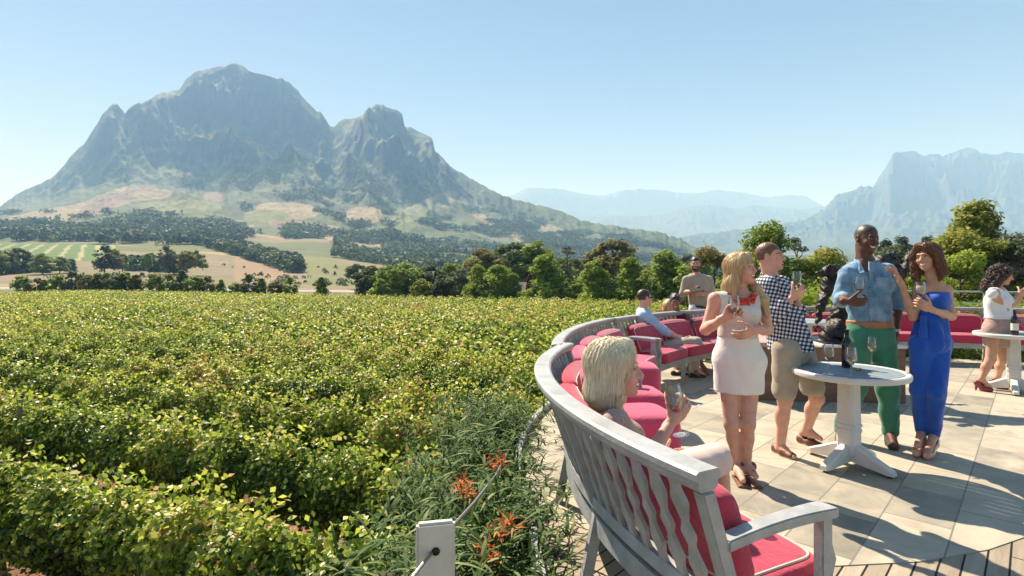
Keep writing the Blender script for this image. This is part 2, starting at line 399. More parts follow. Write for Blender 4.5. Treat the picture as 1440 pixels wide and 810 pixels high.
def col_big(Xw, Yd, Hh, T, g, dz):
    px = 720+F_PX*Xw/Yd; n1 = fbm(Xw/130, Yd/130, 5, 21); n2 = fbm(Xw/35, Hh/35, 4, 22)
    rock = np.array([.030,.040,.054]); grass = np.array([.085,.115,.045]); scrub = np.array([.055,.07,.03])
    k = np.clip((dz-.95)*2.5+(n1-.5)*1.5, 0, 1)[...,None]; s = np.clip((n1-.47)*7, 0, 1)[...,None]
    n3 = ridged(Xw/38, Hh/170, 4, 24)[...,None]
    c = (grass*(1-s)+scrub*s)*(1-k)+rock*(.35+1.3*n2[...,None])*(.45+.8*n3)*k
    # ploughed and stubble plots on the lower slopes
    tan = np.array([.235,.19,.10]); pink = np.array([.20,.145,.095]); green = np.array([.13,.15,.055])
    H_, Y_ = Hh, Yd
    py = HOR-(Hh-CAMH)/Yd*F_PX
    def blob(cx, cy, rx, ry, a, col, c):
        ca, sa = math.cos(a), math.sin(a); u = ((px-cx)*ca+(py-cy)*sa)/rx; v = (-(px-cx)*sa+(py-cy)*ca)/ry
        m = ((np.abs(u)**3+np.abs(v)**3+(n1-.5)*.9) < 1)[...,None]; return np.where(m, col*(.85+.3*n2[...,None]), c)
    for b in [(130,291,80,12,-.35,tan),(165,283,60,8,-.3,pink),(215,274,28,7,-.1,tan),(300,277,14,8,0,pink),(255,290,60,9,0,green),(400,296,45,12,0,tan),
              (372,303,30,8,0,green),(510,303,26,12,-.1,tan),(602,290,46,10,-.42,tan),(585,299,40,8,-.4,green),(700,318,40,6,.5,tan),(775,325,26,8,.3,tan),(690,330,25,6,.2,green),(60,300,50,5,-.2,tan),(430,320,50,7,.1,pink)]:
        c = blob(*b, c)
    return c
SIL1 = [(-420,420),(-200,345),(-60,312),(0,291),(21,275),(49,261),(78,247),(88,234),(104,216),(121,199),(135,176),(146,161),(158,147),(166,148.5),(172,153),(176,160),(184,153),(194,147),(222,133),(253,125),(259,115),(274,101.7),(290,97),(305.6,93.7),(318,92),(325,87),(333,89),(342,92),(351,99),(382,108),(395,111),(403,114),(412,121),(420,129),(430.6,143),(440,152),(451,159),(458,167),(463.5,176),(469,180),(478,171),(486,167.6),(490,167),(500,165),(509,166),(514,158),(519,152.5),(531,146),(538,147),(544,151),(556,154),(565,160),(569,177.6),(575,178),(583,183),(592,187),(601,191),(608,197),(611.5,214),(625,226),(637,237),(650,245),(684,264),(721,281),(755,289),(784,295),(817,310),(850,316),(892,322),(921,326),(955,335),(984,353),(1010,366),(1100,385)]
Yr1 = lambda px: np.interp(px, [-420,0,300,620,800,984,1100], [2300,2450,2650,2400,1900,1450,1300])
Fr1 = lambda px: np.interp(px, [-420,500,800,1100], [880,880,800,750])
G1 = ([0,.12,.25,.40,.55,.68,.80,.90,.96,1], [0,.035,.085,.16,.27,.40,.57,.78,.92,1])
V1, T1, g1 = mountain('mountain', SIL1, Yr1, Fr1, G1, 26, 330, seed=5, colour=col_big, spur=.22)
def col_far(Xw, Yd, Hh, T, g, dz):
    n1 = fbm(Xw/400, Yd/400, 4, 31)[...,None]; k = np.clip((dz-.8)*2, 0, 1)[...,None]
    return (np.array([.06,.08,.045])*(.7+.6*n1))*(1-k)+np.array([.055,.065,.075])*(.7+.6*n1)*k
SIL2 = [(860,345),(940,336),(1030,324),(1079,317),(1127.5,310),(1148,301.5),(1157,296),(1166,288),(1176,275.5),(1190,272),(1200,268),(1211,264),(1220,264),(1228,263),(1237,249.5),(1245.6,235.6),(1251,226),(1256,218),(1266,214),(1276,213),(1287,213.7),(1301,219),(1308,216),(1315,216.5),(1325,220),(1339,215),(1350,210),(1360,207),(1370.6,209.5),(1381,216),(1393,217),(1405,217),(1415,214),(1424,213.7),(1440,216.5),(1500,222),(1600,240),(1750,262),(1950,300)]
mountain('mountain', SIL2, lambda px: np.interp(px, [860,1150,1440,1950], [3600,4600,5000,5000]), lambda px: 0*px+2300, ([0,.25,.45,.6,.72,.82,.9,.96,1],[0,.07,.16,.27,.40,.60,.80,.93,1]), 45, 560, seed=14, colour=col_far, spur=.25)
SIL3 = [(640,330),(700,282),(745,264),(790,266),(820,273),(850,275),(875,268),(900,266),(940,268),(960,272),(985,271),(1010,267),(1030,269),(1050,272),(1080,278),(1105,274),(1130,275),(1160,290),(1180,310),(1300,330)]
mountain('far_range', SIL3, lambda px: 0*px+9000, lambda px: 0*px+7600, ([0,.3,.6,.8,1],[0,.15,.42,.68,1]), 60, 1500, seed=33, colour=col_far, rows=90, jag=3)
SIL4 = [(660,345),(740,318),(800,308),(860,303),(900,304),(940,300),(960,292),(985,287),(1010,290),(1035,293),(1060,288),(1100,293),(1130,294),(1165,290),(1190,300),(1260,322),(1340,335)]
mountain('far_range', SIL4, lambda px: 0*px+7000, lambda px: 0*px+5600, ([0,.3,.6,.8,1],[0,.15,.42,.68,1]), 50, 1200, seed=44, colour=col_far, rows=90, jag=3)

# ======================================================================= haze
if HAZE:
    hz = MB().box((0, 5200, (1290-12)/2), (14400, 12400, 1290+12)).build('haze', [], kind='stuff')
    hm = bpy.data.materials.new('haze'); hm.use_nodes = True; t = hm.node_tree; t.nodes.clear()
    o = t.nodes.new('ShaderNodeOutputMaterial'); pv = t.nodes.new('ShaderNodeVolumePrincipled')
    pv.inputs['Color'].default_value = HAZE_C; pv.inputs['Absorption Color'].default_value = (1,1,1,1); pv.inputs['Density'].default_value = HAZE; pv.inputs['Anisotropy'].default_value = HAZE_G
    t.links.new(pv.outputs[0], o.inputs['Volume']); hz.data.materials.append(hm); hz.display_type = 'WIRE'
# ================================================================= vegetation
def leaves(c, nrm_, a, b, rg, fold=.25):
    """folded diamond leaves: two triangles as one quad, bent at the midrib"""
    n = len(c); r = rg.normal(size=(n,3)); nn = nrm_+r*.55; nn /= np.linalg.norm(nn, axis=1)[:,None]
    t = np.cross(nn, rg.normal(size=(n,3))); t /= np.linalg.norm(t, axis=1)[:,None]+1e-9; s = np.cross(nn, t)
    a = (a*rg.uniform(.7,1.25,n))[:,None]; b = (b*rg.uniform(.7,1.2,n))[:,None]
    V = np.stack([c-t*a, c-s*b+nn*b*fold, c+t*a, c+s*b+nn*b*fold], 1).reshape(-1,3)
    return V, np.arange(4*n).reshape(n,4)
def foliage(name, c, nn, a, b, tint, rg):
    V, Q = leaves(c, nn, a, b, rg); return np_mesh(name, V, Q, tint=np.repeat(tint, 4))
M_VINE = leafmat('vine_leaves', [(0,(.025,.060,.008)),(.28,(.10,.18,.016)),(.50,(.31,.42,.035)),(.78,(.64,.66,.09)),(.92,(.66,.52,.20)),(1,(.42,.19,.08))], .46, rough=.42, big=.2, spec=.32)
M_VINE_W = simple('vine_wood', (.10,.065,.04), (.05,.035,.025), .9, 20, .5)
M_POST = simple('grey_post', (.28,.24,.19), (.17,.14,.11), .85, 14, .4)
def vine_mesh(L, dens, size, seed):
    rg = np.random.default_rng(seed); n = int(L*dens)
    x = -rg.uniform(0, L, n)
    sp = x/1.25                                                   # one plant each 1.25 m
    lump = .5+.6*(fbm(sp*.9, sp*0+seed, 3, seed)-.5); ph = (sp % 1)-.5
    top = 1.84+.42*(lump-.5)-.26*np.abs(ph)*2; half = .50+.22*(vnoise(sp*1.3, sp*0+3.3, seed+4)-.5)
    ang = rg.uniform(0, 2*math.pi, n); rr = rg.uniform(0, 1, n)**.28
    zc = .5*(top+.55); zr = .5*(top-.55)
    y = np.cos(ang)*half*rr; z = zc+np.sin(ang)*zr*rr
    bump = fbm(x*2.2, z*2.2+np.sign(y)*9, 3, seed+6)-.5; y *= 1+bump*.9; z += bump*.16*np.sign(np.sin(ang))
    k = rg.uniform(size=n) < .03; z[k] = top[k]+rg.uniform(0,.28,k.sum()); y[k] *= .6         # loose shoots on top
    low = rg.uniform(size=n) < .03; z[low] = rg.uniform(.25,.6,low.sum())
    c = np.stack([x,y,z],1); nn = np.stack([0*x, np.cos(ang), .35+np.sin(ang)], 1)
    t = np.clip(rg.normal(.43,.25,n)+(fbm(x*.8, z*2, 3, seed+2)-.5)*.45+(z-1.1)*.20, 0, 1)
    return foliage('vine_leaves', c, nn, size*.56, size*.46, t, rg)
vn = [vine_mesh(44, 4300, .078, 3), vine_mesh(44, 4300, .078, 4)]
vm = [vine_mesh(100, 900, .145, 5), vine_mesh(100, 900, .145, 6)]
ang = -math.atan(.42)
T0 = np.array([5.9, 4.0])
for k in range(23):
    yk = 8.2+k*2.43
    # right end: at the foot of the terrace wall, further out beside the far trees
    xs = np.linspace(-3, 26, 600); ys = yk-.42*(xs+8.2); ins = np.hypot(xs-T0[0], ys-T0[1]) < 7.6
    xe = xs[ins][0] if ins.any() else min(26, .36*yk+3)
    if yk > 24: xe = min(24, .33*yk+2)
    if k == 0: xe = -.9
    ye = yk-.42*(xe+8.2)
    lab = {0: 'nearest row of leafy grapevines with bare trunks and red soil at its left end', 1: 'second row of grapevines, behind the nearest row, with a soil gap in front', 2: 'third row of grapevines from the front', 22: 'last row of grapevines at the far edge of the vineyard, before the trees'}.get(k, 'long row of green and yellow grapevines in the middle of the vineyard')
    r = empty('vine_row', (xe, ye, -3.0), ang, lab, 'vine row', 'rows of grapevines in the vineyard')
    me = (vn if k < 6 else vm)[k%2]
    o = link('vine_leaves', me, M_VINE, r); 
    if k % 4 > 1: o.scale = (1,-1,1)
    if k < 3:
        rq = random.Random(k)
        for j in range(9):
            x = -.8-j*1.25; m = MB(); pts = [np.array([x+rq.uniform(-.03,.03)*i, rq.uniform(-.03,.03)*i, i*.16-.02]) for i in range(6)]
            m.tube(pts, [.035-.003*i for i in range(6)], 7); m.build('trunk', M_VINE_W, r, True)
        for x in (-1.2, -7.2) if k != 1 else (-2.4, -9.6):
            MB().tube([(x,.02,-.1),(x,.02,1.75)], .035, 8).build('post', M_POST, r)
# a gap with posts at the left of the second row
for i, (px_, d_) in enumerate([(27, 11.2)]):
    p = P(px_, 700, d_); o = MB().tube([(0,0,0),(.02,0,1.95)], .042, 9).build('vineyard_post', M_POST, None, True)
    o.location = (p[0], d_, -3.05); tag(o, 'weathered grey wooden post standing alone between vines at the left edge', 'post')

# ---- trees
LEAF = {
 'green': leafmat('green_leaves', [(0,(.05,.09,.016)),(.4,(.17,.255,.04)),(.75,(.31,.40,.07)),(1,(.44,.48,.10))], .45),
 'bright': leafmat('bright_leaves', [(0,(.05,.09,.015)),(.4,(.20,.30,.035)),(.75,(.36,.46,.06)),(1,(.52,.54,.11))], .5),
 'dark': leafmat('dark_leaves', [(0,(.022,.042,.018)),(.5,(.060,.10,.036)),(.8,(.11,.155,.05)),(1,(.17,.21,.07))], .3),
 'rust': leafmat('rust_leaves', [(0,(.06,.07,.022)),(.4,(.16,.175,.05)),(.7,(.29,.235,.08)),(1,(.40,.24,.11))], .42),
 'gold': leafmat('gold_leaves', [(0,(.07,.085,.018)),(.4,(.19,.24,.04)),(.7,(.34,.36,.065)),(1,(.46,.36,.09))], .44),
 'olive': leafmat('olive_leaves', [(0,(.05,.07,.035)),(.5,(.125,.16,.075)),(.8,(.20,.235,.11)),(1,(.28,.30,.15))], .3),
 'red': leafmat('red_leaves', [(0,(.06,.015,.02)),(.5,(.16,.04,.045)),(1,(.28,.10,.08))], .3),
}
M_BARK = simple('bark', (.13,.10,.075), (.06,.045,.035), .9, 10, .6)
def tree_meshes(shape, seed, n=6000, leaf=.2, H=8., W=5., base=.12):
    rg = np.random.default_rng(seed); rq = random.Random(seed)
    L = []; nl = {'oval': 46, 'cone': 95, 'round': 44, 'airy': 26, 'pine': 40, 'low': 18}[shape]
    for i in range(nl):
        u = rq.random(); z = base+(1-base)*u; a = rq.uniform(0, 6.283)
        if shape == 'cone': prof = .95*(1-u)**.8+.10
        elif shape == 'oval': prof = math.sqrt(max(.02, 1-(2*u-.78)**2/1.5))*.95
        elif shape == 'pine': prof = .75*(1-u)**.6+.15
        elif shape == 'airy': prof = .35+.7*math.sin(min(1,u*1.15)*3.1)
        else: prof = math.sqrt(max(.03, 1-(2*u-1)**2))
        r = prof*W/2*rq.uniform(.45,.92); s = W*rq.uniform(.10,.19)*(1.25-.5*u)
        if shape == 'airy': s *= .75
        L.append((r*math.cos(a), r*math.sin(a), z*H*.96, s, rq.uniform(-.22,.22)))
    L = np.array(L); wgt = L[:,3]**2; wgt /= wgt.sum(); idx = rg.choice(len(L), n, p=wgt)
    v = rg.normal(size=(n,3)); v /= np.linalg.norm(v, axis=1)[:,None]; rr = rg.uniform(0,1,n)**.4
    c = L[idx,:3]+v*(L[idx,3]*rr)[:,None]*np.array([1.15,1.15,.85]); c += (fbm(c[:,0]*1.5, c[:,2]*1.5+c[:,1], 2, seed)-.5)[:,None]*v*.5
    c[:,2] = np.maximum(c[:,2], base*H*.6)
    nn = v+np.array([0,0,.5]); t = np.clip(rg.normal(.45,.17,n)+L[idx,4]+v[:,2]*.10, 0, 1)
    cm = foliage('crown', c, nn, leaf*.6, leaf*.42, t, rg)
    m = MB(); tr = max(.05, H*.017); m.tube([(0,0,-.4),(0,0,H*.2),(.02*H,0,H*.5),(0,.01*H,H*.86)], [tr*1.3,tr,tr*.6,tr*.15], 8)
    for i in rg.choice(len(L), min(16, len(L)), replace=False):
        e = L[i,:3]; s = max(base*H*.8, e[2]-.9*math.hypot(e[0],e[1])); s = min(s, H*.75)
        m.tube([(0,0,s),(e[0]*.5,e[1]*.5,(s+e[2])/2-.02*H),tuple(e)], [tr*.5,tr*.3,tr*.1], 5, False)
    me = bpy.data.meshes.new('trunk'); me.from_pydata(m.v, [], m.f); me.materials.append(M_BARK); me.update()
    return cm, me
PROTO = {}
def proto(key, *a, **k):
    if key not in PROTO: PROTO[key] = tree_meshes(*a, **k)
    return PROTO[key]
def tree(px, pyb, pyt_, d, key, leafk, label, group=None, name='tree', wk=1., rz=None, zb=None, cat='tree'):
    """stand a tree of kind key at depth d; pyb / pyt_ are its foot and its top"""
    zb = CAMH-(pyb-HOR)/F_PX*d if zb is None else zb; zt = CAMH-(pyt_-HOR)/F_PX*d; x = (px-720)/F_PX*d
    args = TK[key]; cm, tm = proto(key, *args[0], **args[1]); H0 = args[1]['H']; s = (zt-zb)/H0
    e = empty(name, (x, d, zb), random.uniform(0,6.28) if rz is None else rz, label, cat, group); e.scale = (s*wk, s*wk, s)
    ck = (key, leafk)
    if ck not in PROTO:
        c2 = cm.copy(); c2.materials.clear(); c2.materials.append(LEAF[leafk]); PROTO[ck] = c2
    link('crown', PROTO[ck], LEAF[leafk], e); link('trunk', tm, M_BARK, e); return e
TK = {
 'oval': (('oval', 1), dict(n=9000, leaf=.34, H=9., W=6.2, base=.10)),
 'oval2': (('oval', 2), dict(n=9000, leaf=.34, H=9., W=6.6, base=.12)),
 'cone': (('cone', 3), dict(n=9000, leaf=.32, H=9., W=5.6, base=.06)),
 'cone2': (('cone', 4), dict(n=8000, leaf=.32, H=9., W=5.0, base=.05)),
 'round': (('round', 5), dict(n=8000, leaf=.42, H=9., W=8.5, base=.3)),
 'small': (('oval', 6), dict(n=1700, leaf=.30, H=4., W=2.7, base=.14)),
 'small2': (('oval', 7), dict(n=1500, leaf=.30, H=4., W=2.3, base=.12)),
 'small3': (('cone', 8), dict(n=1500, leaf=.30, H=4., W=2.3, base=.10)),
 'near': (('oval', 9), dict(n=26000, leaf=.17, H=8., W=5.6, base=.08)),
 'near2': (('oval', 12), dict(n=26000, leaf=.18, H=8., W=5.4, base=.10)),
 'tall': (('cone', 10), dict(n=26000, leaf=.20, H=9., W=5.4, base=.08)),
 'airy': (('airy', 11), dict(n=5500, leaf=.17, H=8., W=4.0, base=.35)),
 'pine': (('pine', 13), dict(n=7000, leaf=.30, H=10., W=4.8, base=.15)),
 'bush': (('low', 14), dict(n=3500, leaf=.09, H=1., W=1.9, base=.05)),
}
# small trees lining the road behind the vineyard
row = [(32,392,415),(52,396,417),(62,398,417),(80,391,416),(102,386,416),(113,390,417),(124,391,417),(137,389,417),(150,388,418),(163,391,418),(175,388,418),(191,391,419),
       (219,389,418),(238,391,418),(256,385,418),(274,392,419),(291,393,419),(311,398,419),(331,402,419),(351,391,420),(368,396,420),(387,399,420),(409,395,420),(452,394,420)]
for i, (px, yt, yb) in enumerate(row):
    d = 97+(px*.0)-px*.035+(i%3); tree(px, yb+2, yt-5, d, ['small','small2','small3'][i%3], ['green','rust','green','green','olive'][i%5], 'small roadside tree standing in the line between the vineyard and the road', 'small trees lining the road', wk=random.uniform(1.05,1.4))
# bigger trees along the right end of the vineyard
big = [(503,372,392,150,'round','dark','dark round tree alone in the pale field'),
 (520,374,420,84,'oval','dark','dark tree left of the pair of ash-green trees'),(545,374,421,82,'oval2','green','spreading green tree, first of the mid-height group by the vineyard edge'),(566,372,421,86,'round','green','rounded tree behind the mid-height group'),
 (535,392,421,78,'small2','bright','low green tree at the vineyard edge under the first spreading tree'),(593,392,422,76,'small','gold','low yellowish bush-like tree left of the dark cone-shaped tree'),(621,386,423,74,'cone','dark','dark cone-shaped small tree at the vineyard edge'),
 (607,373,421,88,'oval','olive','grey-green tree behind the dark cone-shaped tree'),(648,378,423,74,'oval2','olive','olive green tree right of the dark cone-shaped tree'),(632,370,420,92,'cone2','green','tall green tree behind the olive one'),
 (680,350,415,96,'oval','rust','tall tree with rust-tinted crown left of the big dark tree'),(672,372,424,70,'cone2','bright','bright green tree below the rust-tinted crown'),(700,373,425,68,'oval','bright','bright green tree, middle of the front line'),
 (724,344,415,104,'round','dark','big very dark spreading tree behind the front line'),(758,340,415,100,'oval2','green','tall green tree right of the big dark tree'),(722,384,425,68,'cone2','green','narrow green tree right of the bright pair'),
 (769,355,427,64,'cone','bright','tall pointed green tree right of the red sapling'),(799,344,415,96,'airy','olive','thin olive tree with see-through crown behind the pointed trees'),(797,392,427,66,'small2','gold','small golden tree between two pointed trees'),
 (860,338,424,92,'oval','rust','tall round tree with reddish brown crown behind the pointed green trees'),(838,364,430,60,'cone','bright','dense rounded green tree left of the reddish crown'),(818,388,428,64,'small','bright','low bright tree left of the dense rounded tree'),
 (886,362,431,58,'cone2','bright','dense green tree below and right of the reddish crown'),(936,350,432,56,'cone','green','broad dark green tree behind the standing man in the beige shirt'),(912,380,432,60,'oval','green','green tree between the two dense trees left of the standing man'),
 (962,372,432,54,'small','bright','small light green tree just left of the standing man')]
for px, yt, yb, d, k, lf, lb in big: tree(px, yb+6, yt, d, k, lf, lb, wk=1.38)
tree(744, 428, 386, 66, 'small3', 'red', 'small dark red leaved tree in front of the tall green trees', wk=.6)
for i in range(17):
    px = 640+i*22; tree(px, 428, [372,362,366,358,370,364][i%6], 112+(i*5)%16, ['oval2','cone2','oval'][i%3], ['green','bright','green','olive'][i%4], 'green tree in the deep belt behind the front line of trees', 'belt of trees beyond the right end of the vineyard', wk=1.3)
tree(1366, 520, 322, 23.5, 'near2', 'gold', 'yellow-green tree filling the space below the tallest pointed tree', wk=1.1, zb=-3.0)
# close trees behind the party, standing below the terrace
near = [(1003,345,480,30,'near2','rust','brownish green tree left of the tall blonde woman'),(1088,318,500,24,'near','green','leafy green tree rising between the blonde woman and the man in the checked shirt'),
 (1122,330,470,42,'airy','olive','thin grey-green tree with open crown behind the raised hand'),(1152,347,480,24,'near2','gold','golden green tree between the checked-shirt man and the bronze sculpture'),(1172,395,480,21,'bush','bright','bright shrub beside the golden tree'),
 (1372,284,520,26,'tall','gold','tallest tree with pointed yellow-green crown at the right'),(1330,340,520,25,'near','green','dense green tree behind the curly-haired woman on the terrace edge'),(1352,352,520,22,'near2','bright','bright green tree in front of the tall pointed one'),
 (1262,350,480,28,'near','olive','olive tree behind the woman in blue'),(1432,335,520,23,'near','olive','grey-green tree at the right edge of the picture'),(1400,352,500,30,'tall','dark','dark green tree behind the woman in the beige skirt'),(1285,372,500,20,'near2','bright','bright low tree behind the shoulder of the woman in blue'),(1245,335,430,80,'pine','dark','dark pine on the ridge right of the denim shirt'),(1272,330,430,85,'pine','olive','pine right of the dark pine on the ridge'),
 (1300,330,430,85,'pine','dark','dark pine above the head of the woman in blue'),(1480,330,520,26,'near2','green','green tree cut off by the right edge of the picture')]
for px, yt, yb, d, k, lf, lb in near: tree(px, yb, yt, d, k, lf, lb, zb=(-3.0 if d < 60 and k != 'bush' else None) if k != 'bush' else -.6)
# hedge along the back of the terrace
rg = np.random.default_rng(5)
def hedge(x0, x1, y, z0, z1, t, label, key):
    n = 5200; c = np.stack([rg.uniform(x0,x1,n), y+rg.normal(0,t/2.2,n), z0+(z1-z0)*rg.uniform(0,1,n)**.6], 1); c[:,2] += (fbm(c[:,0]*2, c[:,1]*2, 3, 4)-.5)*.3
    me = foliage('hedge', c, np.tile([0,-.4,.8],(n,1)), .045, .03, np.clip(rg.normal(.55,.2,n),0,1), rg); tag(link('hedge', me, LEAF[key]), label, 'hedge')
hedge(3.9, 7.2, 10.35, .3, 1.12, .45, 'low clipped bright green hedge behind the red bench', 'bright')
hedge(7.6, 12.0, 10.3, .0, .95, .7, 'dark leafy shrubbery below the green railing at the right', 'green')

# ---- woods: masses of crowns on the hills, too many to count
def wood(name, pts, hs, seed, leafk, nf=26, label=None):
    rg = np.random.default_rng(seed); n = len(pts)
    v = rg.normal(size=(n,nf,3)); v /= np.linalg.norm(v,axis=2)[...,None]; v[...,2] = np.abs(v[...,2])*1.0-.12
    wdt = rg.uniform(.28,.45,(n,1))
    pn = rg.uniform(size=(n,1)) < .35                                # some conical crowns
    shr = np.where(pn, 1-.75*np.clip(v[...,2],0,1), 1)
    c = pts[:,None,:]+np.stack([v[...,0]*hs[:,None]*wdt*shr, v[...,1]*hs[:,None]*wdt*shr, hs[:,None]*(.30+.55*v[...,2])], -1)
    c = c.reshape(-1,3); nn = v.reshape(-1,3)+np.array([0,0,.3]); s = np.repeat(hs*.22, nf)
    t = np.clip(np.repeat(rg.uniform(.15,.75,n), nf)+rg.normal(0,.12,n*nf), 0, 1)
    V, Q = leaves(c, nn, s*.75, s*.6, rg); me = np_mesh(name, V, Q, tint=np.repeat(t,4)); tag(link(name, me, LEAF[leafk]), kind='stuff')
def scatter(n, pxr, dr, dens, seed):
    rg = np.random.default_rng(seed); px = rg.uniform(*pxr, n); d = np.exp(rg.uniform(math.log(dr[0]), math.log(dr[1]), n))
    x = (px-720)/F_PX*d; z = ground_z(x, d); py = HOR-(z-CAMH)/d*F_PX; k = dens(px, py, d, x, rg); return np.stack([x,d,z-.5],1)[k], rg
p, g_ = scatter(6500, (-60,470), (430,900), lambda px,py,d,x,r: ((py < 338+14*(fbm(x/30,d/90,3,60)-.3)) & (fbm(x/50,d/50,4,61)+.1*r.uniform(size=len(px)) > .50) & (px < 330+ (345-py)*2)), 61)
wood('far_wood', p, g_.uniform(7,15,len(p)), 1, 'dark')
p, g_ = scatter(1500, (255,420), (300,560), lambda px,py,d,x,r: (np.abs(px-(262+ (py-332)*3.4)) < 26) , 62)
wood('hill_wood', p, g_.uniform(6,12,len(p)), 2, 'dark')
p, g_ = scatter(9000, (470,1080), (420,1250), lambda px,py,d,x,r: (fbm(x/70,d/70,3,63) > .47) & (py < 385), 63)
wood('valley_wood', p, g_.uniform(6,13,len(p)), 3, 'dark', 20)
p, g_ = scatter(5000, (1000,1560), (150,700), lambda px,py,d,x,r: (fbm(x/40,d/60,3,64) > .40), 64)
wood('pine_wood', p, g_.uniform(5,11,len(p)), 4, 'dark', 26)
for i, (px, yb, yt) in enumerate([(-12,388,346),(8,388,352),(28,388,349),(45,386,360),(60,386,356),(84,383,360),(99,383,364),(147,380,345),(160,379,350),(172,380,356),(207,378,357),(233,377,345),(240,378,352),(262,378,352),(275,376,352),(285,378,358)]):
    tree(px, yb, yt, 205+(i*7)%22, ['oval2','small','oval','small2'][i%4], ['green','olive','dark','rust','green'][i%5], 'mid-sized tree in the uneven line above the dry slope at the left', 'trees along the top of the dry slope', wk=random.uniform(1,1.4))
p, g_ = scatter(420, (60,460), (150,330), lambda px,py,d,x,r: fbm(x/20,d/20,3,66) > .62, 66)
wood('scrub', p, g_.uniform(1,3.4,len(p)), 6, 'olive', 30)
p, g_ = scatter(160, (180,260), (225,300), lambda px,py,d,x,r: fbm(x/12,d/12,3,67) > .42, 67)
wood('tree_clump', p, g_.uniform(4,9,len(p)), 7, 'dark', 50)
p, g_ = scatter(900, (400,800), (100,420), lambda px,py,d,x,r: (fbm(x/22,d/30,3,68) > .58), 68)
wood('field_scrub', p, g_.uniform(1,4,len(p)), 8, 'olive', 30)
# woods on the mountain's flank
rg = np.random.default_rng(71); vi = rg.choice(V1.shape[0]*V1.shape[1], 190000); VV = V1.reshape(-1,3)[vi]; gg = g1.reshape(-1)[vi]; tt = T1.reshape(-1)[vi]
pxv = 720+F_PX*VV[:,0]/VV[:,1]; pyv = HOR-(VV[:,2]-CAMH)/VV[:,1]*F_PX
k = (gg < .62) & (tt < .99) & (VV[:,1] > 860) & (fbm(VV[:,0]/110, VV[:,1]/110, 4, 72) > np.where(pxv > 400, .455, .57)) & (fbm(VV[:,0]/50, VV[:,1]/50, 3, 73) > .47) & (pxv > -20) & (pxv < 1010)
k &= ~((pxv < 340) & (pyv < 300)&(pyv>262)) & ~((np.abs(pxv-602) < 46) & (np.abs(pyv-(290-(pxv-602)*.42)) < 11)) & ~((np.abs(pxv-400) < 45) & (np.abs(pyv-296) < 11)) & ~((np.abs(pxv-510) < 26) & (np.abs(pyv-303) < 11))
p = VV[k][:42000]; wood('mountain_wood', p+rg.normal(0,4,p.shape)*np.array([1,1,0]), rg.uniform(8,17,len(p)), 9, 'dark', 8)
# ====================================================================== terrace
cx0, cy0 = 5.9, 4.0
def arc(cx, cy, r, a0, a1, n): return [(cx+r*math.cos(a), cy+r*math.sin(a)) for a in np.linspace(a0, a1, n)]
